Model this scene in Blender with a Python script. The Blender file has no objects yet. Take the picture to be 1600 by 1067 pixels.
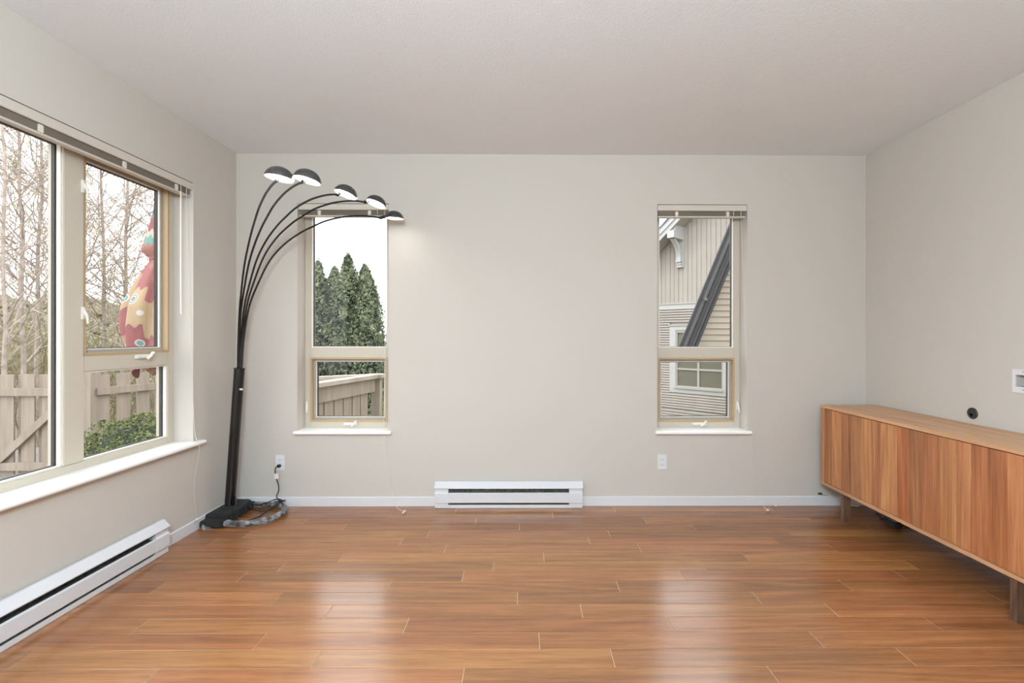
import bpy, bmesh, math, random
import numpy as np
from mathutils import Vector, Matrix

# ------------------------------------------------------------------ scene, camera, light
scene = bpy.context.scene
col = scene.collection
R = math.radians

XL, XR, D, HC, YR = -2.172, 2.607, 3.670, 2.662, -3.0      # room: left, right, back wall, ceiling, rear wall
EYE = 1.28

cam_d = bpy.data.cameras.new('camera')
cam = bpy.data.objects.new('camera', cam_d)
col.objects.link(cam)
cam_d.sensor_width = 36.0
cam_d.lens = 756.0 * 36.0 / 1600.0
cam_d.shift_x = -24.0 / 1600.0
cam_d.shift_y = -7.5 / 1600.0
cam_d.clip_start, cam_d.clip_end = 0.02, 600
cam.matrix_world = (Matrix.Translation((0, 0, EYE)) @ Matrix.Rotation(R(-0.43), 4, 'Z')
                    @ Matrix.Rotation(R(90), 4, 'X') @ Matrix.Rotation(R(0.06), 4, 'Z'))
scene.camera = cam

world = bpy.data.worlds.new('overcast_sky')
scene.world = world
world.use_nodes = True
wn, wl = world.node_tree.nodes, world.node_tree.links
wn.clear()
w_out = wn.new('ShaderNodeOutputWorld')
w_bg = wn.new('ShaderNodeBackground')
w_tc = wn.new('ShaderNodeTexCoord')
w_nz = wn.new('ShaderNodeTexNoise')
w_rp = wn.new('ShaderNodeValToRGB')
w_nz.inputs['Scale'].default_value = 2.2
w_nz.inputs['Detail'].default_value = 4
w_rp.color_ramp.elements[0].position, w_rp.color_ramp.elements[1].position = .35, .7
w_rp.color_ramp.elements[0].color = (.92, .945, 1.0, 1)
w_rp.color_ramp.elements[1].color = (1.0, 1.0, 1.0, 1)
w_bg.inputs['Strength'].default_value = 3.6
wl.new(w_tc.outputs['Generated'], w_nz.inputs['Vector'])
wl.new(w_nz.outputs['Fac'], w_rp.inputs['Fac'])
wl.new(w_rp.outputs['Color'], w_bg.inputs['Color'])
wl.new(w_bg.outputs['Background'], w_out.inputs['Surface'])


def area(name, loc, rot, sx, sy, power, color=(1, 1, 1), portal=False):
    l = bpy.data.lights.new(name, 'AREA')
    l.shape, l.size, l.size_y, l.energy, l.color = 'RECTANGLE', sx, sy, power, color
    if portal:
        l.cycles.is_portal = True
    o = bpy.data.objects.new(name, l)
    o.location, o.rotation_euler = loc, rot
    col.objects.link(o)
    return o


# unseen flashes added behind the camera to brighten the room, one aimed upward
fl_d = bpy.data.lights.new('fill_flash', 'POINT')
fl_d.energy, fl_d.shadow_soft_size, fl_d.color = 345, .30, (.735, .895, 1.0)
fl_o = bpy.data.objects.new('fill_flash', fl_d)
fl_o.location = (-.15, -.45, 2.08)
col.objects.link(fl_o)
area('bounce_fill', (-.4, -1.0, 1.95), (R(180), 0, 0), .6, .6, 160, (.56, .81, 1.0))
# portals that guide the sky light through the three windows
area('window_portal', (XL - .25, 2.15, 1.42), (R(90), 0, R(-90)), 2.1, 1.75, 1, portal=True)
area('window_portal', (-1.367, D + .25, 1.42), (R(-90), 0, 0), .7, 1.75, 1, portal=True)
area('window_portal', (1.358, D + .25, 1.42), (R(-90), 0, 0), .7, 1.75, 1, portal=True)

vs = scene.view_settings
vs.view_transform, vs.look, vs.exposure, vs.gamma = 'Standard', 'None', 0.0, 1.0
vs.use_curve_mapping = False
scene.cycles.use_denoising = True
scene.cycles.max_bounces = 10
scene.cycles.diffuse_bounces = 6
scene.cycles.transparent_max_bounces = 24
scene.cycles.caustics_reflective = False
scene.cycles.caustics_refractive = False
scene.cycles.sample_clamp_indirect = 6.0

# ------------------------------------------------------------------ materials
M = {}


def new_mat(name):
    m = bpy.data.materials.new(name)
    m.use_nodes = True
    nt = m.node_tree
    b = nt.nodes['Principled BSDF']
    M[name] = m
    return m, nt, b


def srgb(r, g, b):
    f = lambda c: (c / 255 / 12.92) if c / 255 <= .04045 else ((c / 255 + .055) / 1.055) ** 2.4
    return (f(r), f(g), f(b), 1)


OUT = [1.0]                                   # colour factor; darkens the outdoor materials to offset the strong sky light


def plain(name, rgb, rough=.5, metal=0.0, var=0.0, vscale=6.0, bump=0.0, bscale=200.0, stretch=(1, 1, 1), spec=.5, emit=0):
    """colour with an optional noise variation and fine relief"""
    m, nt, b = new_mat(name)
    c = tuple(x * OUT[0] for x in srgb(*rgb)[:3]) + (1,)
    b.inputs['Base Color'].default_value = c
    b.inputs['Roughness'].default_value = rough
    b.inputs['Metallic'].default_value = metal
    b.inputs['Specular IOR Level'].default_value = spec
    if emit:
        b.inputs['Emission Color'].default_value = c
        b.inputs['Emission Strength'].default_value = emit
    if var or bump:
        tc = nt.nodes.new('ShaderNodeTexCoord')
        mp = nt.nodes.new('ShaderNodeMapping')
        mp.inputs['Scale'].default_value = stretch
        nt.links.new(tc.outputs['Object'], mp.inputs['Vector'])
    if var:
        n = nt.nodes.new('ShaderNodeTexNoise')
        n.inputs['Scale'].default_value = vscale
        n.inputs['Detail'].default_value = 6
        nt.links.new(mp.outputs['Vector'], n.inputs['Vector'])
        rp = nt.nodes.new('ShaderNodeValToRGB')
        rp.color_ramp.elements[0].position, rp.color_ramp.elements[1].position = .3, .7
        rp.color_ramp.elements[0].color = [max(0, x * (1 - var)) for x in c[:3]] + [1]
        rp.color_ramp.elements[1].color = [min(1, x * (1 + var)) for x in c[:3]] + [1]
        nt.links.new(n.outputs['Fac'], rp.inputs['Fac'])
        nt.links.new(rp.outputs['Color'], b.inputs['Base Color'])
    if bump:
        n2 = nt.nodes.new('ShaderNodeTexNoise')
        n2.inputs['Scale'].default_value = bscale
        n2.inputs['Detail'].default_value = 3
        nt.links.new(mp.outputs['Vector'], n2.inputs['Vector'])
        bp = nt.nodes.new('ShaderNodeBump')
        bp.inputs['Strength'].default_value = bump
        bp.inputs['Distance'].default_value = .004
        nt.links.new(n2.outputs['Fac'], bp.inputs['Height'])
        nt.links.new(bp.outputs['Normal'], b.inputs['Normal'])
    return m


def ramp(nt, stops):
    rp = nt.nodes.new('ShaderNodeValToRGB')
    e = rp.color_ramp.elements
    while len(e) < len(stops):
        e.new(.5)
    for k, (p, c) in enumerate(stops):
        e[k].position, e[k].color = p, c
    return rp


def wood(name, dark, mid, light, grain, rough, rand=.5, along='X', coat=0.0, fig=1.0):
    """plank wood: long streaks, cathedral figure, a tone that changes from board to board"""
    m, nt, b = new_mat(name)
    N, L = nt.nodes, nt.links
    tc = N.new('ShaderNodeTexCoord')
    oi = N.new('ShaderNodeObjectInfo')
    mul = N.new('ShaderNodeMath'); mul.operation = 'MULTIPLY'; mul.inputs[1].default_value = 37.0
    L.new(oi.outputs['Random'], mul.inputs[0])
    cx = N.new('ShaderNodeCombineXYZ')
    for i in range(3):
        L.new(mul.outputs[0], cx.inputs[i])
    ad = N.new('ShaderNodeVectorMath'); ad.operation = 'ADD'
    L.new(tc.outputs['Object'], ad.inputs[0]); L.new(cx.outputs[0], ad.inputs[1])
    def mapped(sl, sc):
        mp = N.new('ShaderNodeMapping')
        s = {'X': (sl, sc, sc), 'Y': (sc, sl, sc), 'Z': (sc, sc, sl)}[along]
        mp.inputs['Scale'].default_value = s
        L.new(ad.outputs[0], mp.inputs['Vector'])
        return mp
    def noise(mp, detail, dist=0.0):
        n = N.new('ShaderNodeTexNoise')
        n.inputs['Scale'].default_value = 1.0
        n.inputs['Detail'].default_value = detail
        n.inputs['Distortion'].default_value = dist
        L.new(mp.outputs['Vector'], n.inputs['Vector'])
        return n
    broad = noise(mapped(.9 * fig, 11.0), 3, .8)
    fine = noise(mapped(2.2, grain), 5, .3)
    pore = noise(mapped(9.0, grain * 4.5), 2)
    # cathedral rings: contour lines of a slow field
    ring = N.new('ShaderNodeMath'); ring.operation = 'MULTIPLY'; ring.inputs[1].default_value = 9.0
    slow = noise(mapped(.7 * fig, 5.0), 1, .25)
    L.new(slow.outputs['Fac'], ring.inputs[0])
    fr = N.new('ShaderNodeMath'); fr.operation = 'PINGPONG'; fr.inputs[1].default_value = .5
    L.new(ring.outputs[0], fr.inputs[0])
    s1 = N.new('ShaderNodeMath'); s1.operation = 'MULTIPLY_ADD'; s1.inputs[1].default_value = .30
    L.new(fr.outputs[0], s1.inputs[0])
    m1 = N.new('ShaderNodeMath'); m1.operation = 'MULTIPLY_ADD'; m1.inputs[1].default_value = .55
    L.new(fine.outputs['Fac'], m1.inputs[0])
    m2 = N.new('ShaderNodeMath'); m2.operation = 'MULTIPLY'; m2.inputs[1].default_value = .38
    L.new(broad.outputs['Fac'], m2.inputs[0])
    L.new(m2.outputs[0], m1.inputs[2]); L.new(m1.outputs[0], s1.inputs[2])
    rr = N.new('ShaderNodeMath'); rr.operation = 'MULTIPLY_ADD'
    rr.inputs[1].default_value = rand * .5; rr.inputs[2].default_value = -rand * .25
    L.new(oi.outputs['Random'], rr.inputs[0])
    tot = N.new('ShaderNodeMath'); tot.operation = 'ADD'
    L.new(s1.outputs[0], tot.inputs[0]); L.new(rr.outputs[0], tot.inputs[1])
    rp = ramp(nt, [(.30, srgb(*dark)), (.54, srgb(*mid)), (.80, srgb(*light))])
    L.new(tot.outputs[0], rp.inputs['Fac'])
    oc = N.new('ShaderNodeMixRGB'); oc.blend_type = 'MULTIPLY'; oc.inputs['Fac'].default_value = 1.0
    mx = N.new('ShaderNodeMixRGB'); mx.blend_type = 'MULTIPLY'; mx.inputs['Fac'].default_value = .35
    pr = ramp(nt, [(.36, (.55, .5, .45, 1)), (.5, (1, 1, 1, 1))])
    L.new(pore.outputs['Fac'], pr.inputs['Fac'])
    L.new(rp.outputs['Color'], mx.inputs['Color1']); L.new(pr.outputs['Color'], mx.inputs['Color2'])
    hv = N.new('ShaderNodeHueSaturation')                      # redder and yellower boards
    wn2 = N.new('ShaderNodeTexWhiteNoise'); wn2.noise_dimensions = '1D'
    L.new(mul.outputs[0], wn2.inputs['W'])
    hm_ = N.new('ShaderNodeMath'); hm_.operation = 'MULTIPLY_ADD'; hm_.inputs[1].default_value = .009; hm_.inputs[2].default_value = .4955
    L.new(wn2.outputs['Value'], hm_.inputs[0]); L.new(hm_.outputs[0], hv.inputs['Hue'])
    L.new(mx.outputs['Color'], hv.inputs['Color'])
    L.new(hv.outputs['Color'], oc.inputs['Color1']); L.new(oi.outputs['Color'], oc.inputs['Color2'])
    L.new(oc.outputs['Color'], b.inputs['Base Color'])
    b.inputs['Roughness'].default_value = rough
    b.inputs['Specular IOR Level'].default_value = .5 + coat
    b.inputs['Coat Weight'].default_value = 0.0
    b.inputs['Coat Roughness'].default_value = .18
    return m


plain('wall_paint', (197, 190, 181), .7, bump=.06, bscale=260, spec=.25)
plain('ceiling_paint', (229, 233, 237), .85, bump=.55, bscale=150, spec=.15)
plain('trim_white', (216, 215, 217), .35)
plain('sill_white', (247, 245, 242), .3)
plain('vinyl_cream', (197, 187, 171), .4)
plain('vinyl_tan', (178, 153, 116), .5)
plain('vinyl_white', (232, 228, 220), .4)
plain('gasket_dark', (62, 56, 52), .6)
plain('spacer_grey', (168, 160, 152), .45)
plain('blind_cream', (202, 193, 181), .45)
plain('blind_slat', (190, 180, 167), .4)
plain('cord_white', (226, 217, 202), .7)
plain('heater_white', (212, 211, 213), .35)
plain('heater_inside', (96, 93, 87), .55, .4, var=.5, vscale=40)
plain('outlet_white', (220, 219, 220), .3)
plain('slot_dark', (60, 55, 50), .6)
plain('lamp_black', (14, 13, 13), .22)
plain('rubber_black', (38, 37, 36), .55, var=.25, vscale=30)
plain('shade_black', (84, 82, 82), .26, .6)
plain('shade_inside', (245, 243, 238), .6)
plain('cable_black', (18, 18, 18), .45)
plain('tag_pink', (240, 222, 226), .6)
plain('plastic_dark', (48, 45, 46), .4)
plain('gap_tan', (206, 176, 138), .8)
plain('leg_walnut_dark', (60, 40, 30), .5)
plain('back_board', (70, 45, 28), .8)  # dark brown board at the back of the sideboard
# outdoors
OUT[0] = .68
plain('cedar_grey', (184, 169, 153), .85, var=.16, vscale=3.0, bump=.3, bscale=40, stretch=(6, 6, .5))
plain('cedar_cap', (208, 196, 182), .85, var=.2, vscale=5.0, bump=.3, bscale=40)
plain('gravel', (150, 145, 138), .95, var=.5, vscale=45, bump=1.0, bscale=60)
plain('soil_grass', (120, 118, 84), .95, var=.35, vscale=1.4)
plain('siding_cream', (208, 199, 190), .65, var=.06, vscale=2)
plain('siding_tan', (178, 165, 148), .65, var=.06, vscale=2)
plain('house_trim', (226, 227, 226), .5)
plain('soffit_white', (214, 209, 202), .6)
plain('shingle', (150, 147, 147), .95, var=.25, vscale=20)
plain('house_curtain', (150, 146, 130), .8, var=.12, vscale=30, stretch=(4, 4, 1))
plain('steel_dark', (44, 43, 46), .6, .0, var=.2, vscale=12)
plain('steel_face', (118, 116, 118), .7, .0, var=.22, vscale=60)
OUT[0] = 1.0
plain('bark_grey', (172, 158, 148), .9, var=.3, vscale=6)
plain('bark_birch', (196, 186, 174), .85, var=.3, vscale=5, stretch=(1, 1, 4))
plain('bud_leaf', (160, 158, 108), .8)
OUT[0] = .68
plain('stone_white', (236, 236, 238), .6)


def leafmat(name, stops, scale):
    m, nt, b = new_mat(name)
    tc = nt.nodes.new('ShaderNodeTexCoord')
    n = nt.nodes.new('ShaderNodeTexNoise')
    n.inputs['Scale'].default_value, n.inputs['Detail'].default_value = scale, 6
    n.inputs['Roughness'].default_value = .75
    nt.links.new(tc.outputs['Object'], n.inputs['Vector'])
    rp = ramp(nt, [(p, tuple(x * OUT[0] for x in srgb(*c)[:3]) + (1,)) for p, c in stops])
    nt.links.new(n.outputs['Fac'], rp.inputs['Fac'])
    nt.links.new(rp.outputs['Color'], b.inputs['Base Color'])
    b.inputs['Roughness'].default_value = .6
    b.inputs['Specular IOR Level'].default_value = .3
    return m


leafmat('thuja_green', [(.3, (84, 96, 74)), (.5, (134, 146, 114)), (.68, (182, 188, 148))], 4)
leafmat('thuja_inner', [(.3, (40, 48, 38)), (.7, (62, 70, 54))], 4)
leafmat('shrub_green', [(.3, (62, 80, 44)), (.5, (116, 130, 78)), (.66, (190, 192, 120))], 14)
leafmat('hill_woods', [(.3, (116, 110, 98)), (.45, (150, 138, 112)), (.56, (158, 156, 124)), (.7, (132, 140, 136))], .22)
leafmat('thicket_brush', [(.3, (128, 112, 92)), (.5, (158, 146, 116)), (.7, (172, 172, 120))], 1.2)
leafmat('lime_bush', [(.3, (120, 130, 60)), (.6, (186, 190, 90))], 5)
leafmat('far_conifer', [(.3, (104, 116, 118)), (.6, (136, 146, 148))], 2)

# glass: clear, with a weak mirror
m, nt, b = new_mat('glass')
nt.nodes.remove(b)
tr = nt.nodes.new('ShaderNodeBsdfTransparent'); tr.inputs['Color'].default_value = (.975, .98, .975, 1)
gl = nt.nodes.new('ShaderNodeBsdfGlossy'); gl.inputs['Roughness'].default_value = .03
lw = nt.nodes.new('ShaderNodeLayerWeight'); lw.inputs['Blend'].default_value = .5
pw = nt.nodes.new('ShaderNodeMath'); pw.operation = 'POWER'; pw.inputs[1].default_value = 5.0
fz = nt.nodes.new('ShaderNodeMath'); fz.operation = 'MULTIPLY_ADD'; fz.inputs[1].default_value = .5; fz.inputs[2].default_value = .012
nt.links.new(lw.outputs['Facing'], pw.inputs[0]); nt.links.new(pw.outputs[0], fz.inputs[0])
mx = nt.nodes.new('ShaderNodeMixShader')
nt.links.new(fz.outputs[0], mx.inputs['Fac'])
nt.links.new(tr.outputs[0], mx.inputs[1]); nt.links.new(gl.outputs[0], mx.inputs[2])
nt.links.new(mx.outputs[0], nt.nodes['Material Output'].inputs['Surface'])

# thin crumpled plastic film
m, nt, b = new_mat('plastic_film')
nt.nodes.remove(b)
tr = nt.nodes.new('ShaderNodeBsdfTransparent'); tr.inputs['Color'].default_value = (.92, .92, .93, 1)
pb = nt.nodes.new('ShaderNodeBsdfPrincipled')
pb.inputs['Base Color'].default_value = srgb(205, 203, 204); pb.inputs['Roughness'].default_value = .18
tc = nt.nodes.new('ShaderNodeTexCoord'); n = nt.nodes.new('ShaderNodeTexNoise'); n.inputs['Scale'].default_value = 26
n.inputs['Detail'].default_value = 3
bp = nt.nodes.new('ShaderNodeBump'); bp.inputs['Strength'].default_value = .9; bp.inputs['Distance'].default_value = .02
rp = ramp(nt, [(.35, (.10, .10, .10, 1)), (.7, (.62, .62, .62, 1))])
mx = nt.nodes.new('ShaderNodeMixShader')
nt.links.new(tc.outputs['Object'], n.inputs['Vector'])
nt.links.new(n.outputs['Fac'], bp.inputs['Height']); nt.links.new(bp.outputs['Normal'], pb.inputs['Normal'])
nt.links.new(n.outputs['Fac'], rp.inputs['Fac']); nt.links.new(rp.outputs['Color'], mx.inputs['Fac'])
nt.links.new(tr.outputs[0], mx.inputs[1]); nt.links.new(pb.outputs[0], mx.inputs[2])
nt.links.new(mx.outputs[0], nt.nodes['Material Output'].inputs['Surface'])

m, nt, b = new_mat('bulb_glow')
b.inputs['Base Color'].default_value = (1, 1, 1, 1)
b.inputs['Emission Color'].default_value = (1.0, .97, .92, 1)
b.inputs['Emission Strength'].default_value = 26.0

wood('floor_laminate', (122, 77, 47), (146, 94, 56), (170, 115, 69), 46, .22, rand=.5, along='X', coat=.35, fig=.45)
wood('walnut_veneer', (130, 84, 56), (172, 118, 80), (208, 158, 112), 70, .42, rand=.35, along='Z', fig=.5)
wood('walnut_top', (166, 118, 84), (202, 152, 112), (224, 180, 138), 70, .4, rand=.1, along='Y', fig=.5)
wood('walnut_leg', (58, 38, 28), (92, 64, 48), (126, 94, 72), 80, .45, rand=.2, along='Z', fig=2.0)

# printed umbrella cloth: bands and rosettes
m, nt, b = new_mat('umbrella_print')
N, L = nt.nodes, nt.links
tc = N.new('ShaderNodeTexCoord'); uvm = N.new('ShaderNodeMapping'); uvm.inputs['Scale'].default_value = (1, 1, 1)
L.new(tc.outputs['UV'], uvm.inputs['Vector'])
sep = N.new('ShaderNodeSeparateXYZ'); L.new(uvm.outputs['Vector'], sep.inputs[0])
band = ramp(nt, [(0, srgb(188, 66, 70)), (.13, srgb(206, 160, 96)), (.17, srgb(190, 70, 74)), (.27, srgb(178, 74, 78)),
                 (.30, srgb(214, 172, 110)), (.48, srgb(186, 74, 70)), (.58, srgb(196, 104, 76)), (.70, srgb(110, 186, 170)),
                 (.74, srgb(222, 204, 178)), (.77, srgb(176, 74, 74)), (.84, srgb(104, 168, 152)), (.86, srgb(90, 84, 108)),
                 (.88, srgb(184, 84, 80)), (.92, srgb(206, 178, 138)), (.96, srgb(104, 104, 132)), (.98, srgb(196, 168, 130))])
band.color_ramp.interpolation = 'CONSTANT'
wv = N.new('ShaderNodeMath'); wv.operation = 'SINE'
wm = N.new('ShaderNodeMath'); wm.operation = 'MULTIPLY'; wm.inputs[1].default_value = 150.0
L.new(sep.outputs['X'], wm.inputs[0]); L.new(wm.outputs[0], wv.inputs[0])
pn = N.new('ShaderNodeMath'); pn.operation = 'MULTIPLY'; pn.inputs[1].default_value = 8.0      # each canopy panel shifts the bands
pf = N.new('ShaderNodeMath'); pf.operation = 'FLOOR'
pw_ = N.new('ShaderNodeTexWhiteNoise'); pw_.noise_dimensions = '1D'
po = N.new('ShaderNodeMath'); po.operation = 'MULTIPLY_ADD'; po.inputs[1].default_value = .16
L.new(sep.outputs['X'], pn.inputs[0]); L.new(pn.outputs[0], pf.inputs[0]); L.new(pf.outputs[0], pw_.inputs['W'])
L.new(pw_.outputs['Value'], po.inputs[0]); L.new(sep.outputs['Y'], po.inputs[2])
wa = N.new('ShaderNodeMath'); wa.operation = 'MULTIPLY_ADD'; wa.inputs[1].default_value = .009
L.new(wv.outputs[0], wa.inputs[0]); L.new(po.outputs[0], wa.inputs[2])
L.new(wa.outputs[0], band.inputs['Fac'])
mp = N.new('ShaderNodeMapping'); mp.inputs['Scale'].default_value = (13, 12, 1)
L.new(tc.outputs['UV'], mp.inputs['Vector'])
vo = N.new('ShaderNodeTexVoronoi'); vo.inputs['Scale'].default_value = 1.0; vo.inputs['Randomness'].default_value = .75
L.new(mp.outputs['Vector'], vo.inputs['Vector'])
rings = ramp(nt, [(0, srgb(228, 150, 110)), (.10, srgb(92, 80, 84)), (.13, srgb(232, 222, 206)), (.2, srgb(118, 184, 178)),
                  (.27, srgb(236, 230, 220)), (.32, (0, 0, 0, 1))])
rings.color_ramp.interpolation = 'CONSTANT'
L.new(vo.outputs['Distance'], rings.inputs['Fac'])
ms = N.new('ShaderNodeMath'); ms.operation = 'LESS_THAN'; ms.inputs[1].default_value = .32
L.new(vo.outputs['Distance'], ms.inputs[0])
lo = N.new('ShaderNodeMath'); lo.operation = 'LESS_THAN'; lo.inputs[1].default_value = .52
L.new(sep.outputs['Y'], lo.inputs[0])
mk = N.new('ShaderNodeMath'); mk.operation = 'MULTIPLY'
L.new(ms.outputs[0], mk.inputs[0]); L.new(lo.outputs[0], mk.inputs[1])
mc = N.new('ShaderNodeMixRGB')
L.new(mk.outputs[0], mc.inputs['Fac']); L.new(band.outputs['Color'], mc.inputs['Color1']); L.new(rings.outputs['Color'], mc.inputs['Color2'])
hs = N.new('ShaderNodeHueSaturation'); hs.inputs['Saturation'].default_value = .72; hs.inputs['Value'].default_value = .60
L.new(mc.outputs['Color'], hs.inputs['Color'])
L.new(hs.outputs['Color'], b.inputs['Base Color'])
b.inputs['Roughness'].default_value = .85


# ------------------------------------------------------------------ mesh helpers
class MB:
    def __init__(self):
        self.v, self.f, self.uv = [], [], None

    def box(self, x0, x1, y0, y1, z0, z1):
        k = len(self.v)
        for z in (z0, z1):
            self.v += [(x0, y0, z), (x1, y0, z), (x1, y1, z), (x0, y1, z)]
        self.f += [(k, k + 3, k + 2, k + 1), (k + 4, k + 5, k + 6, k + 7)]
        for i in range(4):
            j = (i + 1) % 4
            self.f.append((k + i, k + j, k + 4 + j, k + 4 + i))
        return self

    def hexa(self, p):
        """eight corners: four of one end, four of the other"""
        k = len(self.v)
        self.v += [tuple(q) for q in p]
        self.f += [(k, k + 3, k + 2, k + 1), (k + 4, k + 5, k + 6, k + 7)]
        for i in range(4):
            j = (i + 1) % 4
            self.f.append((k + i, k + j, k + 4 + j, k + 4 + i))
        return self

    def prism(self, poly, T, a0, a1):
        """polygon of (p, q) swept from a0 to a1; T(a, p, q) gives the point"""
        k, n = len(self.v), len(poly)
        self.v += [tuple(T(a0, p, q)) for p, q in poly] + [tuple(T(a1, p, q)) for p, q in poly]
        for i in range(n):
            j = (i + 1) % n
            self.f.append((k + i, k + j, k + n + j, k + n + i))
        self.f += [tuple(k + i for i in reversed(range(n))), tuple(k + n + i for i in range(n))]
        return self

    def tube(self, path, rad, n=8, caps=True, jitter=None):
        path = [Vector(p) for p in path]
        k0 = len(self.v)
        up = Vector((.13, .21, .97))
        prev = None
        for i, p in enumerate(path):
            t = (path[min(i + 1, len(path) - 1)] - path[max(i - 1, 0)]).normalized()
            if prev is None:
                a = t.cross(up)
                if a.length < .2:
                    a = t.cross(Vector((1, 0, 0)))
                a.normalize()
            else:
                a = (prev - t * prev.dot(t)).normalized()
            prev = a
            b_ = t.cross(a)
            r = rad(i / max(1, len(path) - 1)) if callable(rad) else rad
            for q in range(n):
                th = 2 * math.pi * q / n
                rr = r * (jitter() if jitter else 1)
                self.v.append(tuple(p + (a * math.cos(th) + b_ * math.sin(th)) * rr))
        for i in range(len(path) - 1):
            for q in range(n):
                w = (q + 1) % n
                self.f.append((k0 + i * n + q, k0 + i * n + w, k0 + (i + 1) * n + w, k0 + (i + 1) * n + q))
        if caps:
            self.f.append(tuple(k0 + q for q in reversed(range(n))))
            e = k0 + (len(path) - 1) * n
            self.f.append(tuple(e + q for q in range(n)))
        return self

    def lathe(self, prof, mat=None, n=20):
        """profile of (r, z) turned about z, then moved by mat"""
        mat = mat or Matrix.Identity(4)
        k0 = len(self.v)
        for r, z in prof:
            for q in range(n):
                th = 2 * math.pi * q / n
                self.v.append(tuple(mat @ Vector((r * math.cos(th), r * math.sin(th), z))))
        for i in range(len(prof) - 1):
            for q in range(n):
                w = (q + 1) % n
                self.f.append((k0 + i * n + q, k0 + i * n + w, k0 + (i + 1) * n + w, k0 + (i + 1) * n + q))
        if prof[0][0] > 1e-6:
            self.f.append(tuple(k0 + q for q in reversed(range(n))))
        if prof[-1][0] > 1e-6:
            e = k0 + (len(prof) - 1) * n
            self.f.append(tuple(e + q for q in range(n)))
        return self

    def build(self, name, mat, parent=None, loc=None, smooth=False, bevel=0.0, seg=2, merge=False, recalc=True):
        me = bpy.data.meshes.new(name)
        org = Vector(parent['org']) if parent is not None and 'org' in parent else Vector((0, 0, 0))
        lc = Vector(loc) if loc is not None else org
        me.from_pydata([tuple(Vector(p) - lc) for p in self.v], [], self.f)
        bm = bmesh.new()
        bm.from_mesh(me)
        if merge:
            bmesh.ops.remove_doubles(bm, verts=bm.verts, dist=1e-5)
        if recalc:
            bmesh.ops.recalc_face_normals(bm, faces=bm.faces)
        if bevel:
            es = [e for e in bm.edges if len(e.link_faces) == 2 and e.calc_face_angle(0) > R(35)]
            bmesh.ops.bevel(bm, geom=es, offset=bevel, segments=seg, affect='EDGES', clamp_overlap=True)
        bm.to_mesh(me)
        bm.free()
        if smooth:
            me.polygons.foreach_set('use_smooth', [True] * len(me.polygons))
            if smooth == 'auto':
                me.set_sharp_from_angle(angle=R(40))
        me.materials.append(M[mat])
        o = bpy.data.objects.new(name, me)
        col.objects.link(o)
        if parent is not None:
            o.parent = parent
            o.location = lc - org
        else:
            o.location = lc
        o['org'] = tuple(lc)
        return o


def tag(o, label, cat, group=None, kind=None):
    o['label'], o['category'] = label, cat
    if group:
        o['group'] = group
    if kind:
        o['kind'] = kind
    return o


def thing(name, loc, label, cat, group=None, kind=None):
    o = bpy.data.objects.new(name, None)
    o.empty_display_size = .1
    o.location = loc
    o['org'] = tuple(loc)
    col.objects.link(o)
    return tag(o, label, cat, group, kind)


def box(name, mat, parent, x0, x1, y0, y1, z0, z1, bevel=0.0, **kw):
    return MB().box(x0, x1, y0, y1, z0, z1).build(name, mat, parent, bevel=bevel, **kw)


def smoothpath(pts, n=8):
    """Catmull-Rom through the points"""
    P = [Vector(p) for p in pts]
    P = [P[0] * 2 - P[1]] + P + [P[-1] * 2 - P[-2]]
    out = []
    for i in range(1, len(P) - 2):
        for k in range(n):
            t = k / n
            a, b_, c, d = P[i - 1], P[i], P[i + 1], P[i + 2]
            out.append(.5 * ((2 * b_) + (c - a) * t + (2 * a - 5 * b_ + 4 * c - d) * t * t + (3 * b_ - a - 3 * c + d) * t ** 3))
    out.append(P[-2])
    return out


def set_uv(o, uvs):
    l = o.data.uv_layers.new(name='UVMap')
    for lp in o.data.loops:
        l.data[lp.index].uv = uvs[lp.vertex_index]


# ------------------------------------------------------------------ the room
WT = .22                                    # outer wall thickness


def wall_blocks(mb, T, a0, a1, z0, z1, holes, d0, d1):
    """wall slab with rectangular holes (a0, a1, z0, z1), built of blocks"""
    as_ = sorted({a0, a1, *[h[0] for h in holes], *[h[1] for h in holes]})
    zs_ = sorted({z0, z1, *[h[2] for h in holes], *[h[3] for h in holes]})
    for i in range(len(as_) - 1):
        run = None
        for j in range(len(zs_) - 1):
            ca, cz = (as_[i] + as_[i + 1]) / 2, (zs_[j] + zs_[j + 1]) / 2
            solid = not any(h[0] < ca < h[1] and h[2] < cz < h[3] for h in holes)
            if solid:
                run = [zs_[j], zs_[j + 1]] if run is None else [run[0], zs_[j + 1]]
            if (not solid or j == len(zs_) - 2) and run:
                p, q = T(as_[i], d0, run[0]), T(as_[i + 1], d1, run[1])
                mb.box(min(p[0], q[0]), max(p[0], q[0]), min(p[1], q[1]), max(p[1], q[1]), run[0], run[1])
                run = None


TB = lambda a, d, z: (a, D + d, z)          # back wall: a along x, d outwards
TL = lambda a, d, z: (XL - d, a, z)         # left wall: a along y
TR = lambda a, d, z: (XR + d, a, z)
W_L = (1.10, 3.197, .560, 2.287)
W_BL = (-1.711, -1.023, .540, 2.287)
W_BR = (1.015, 1.701, .540, 2.287)
BOX_R = (2.375, 2.545, .999, 1.098)

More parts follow.
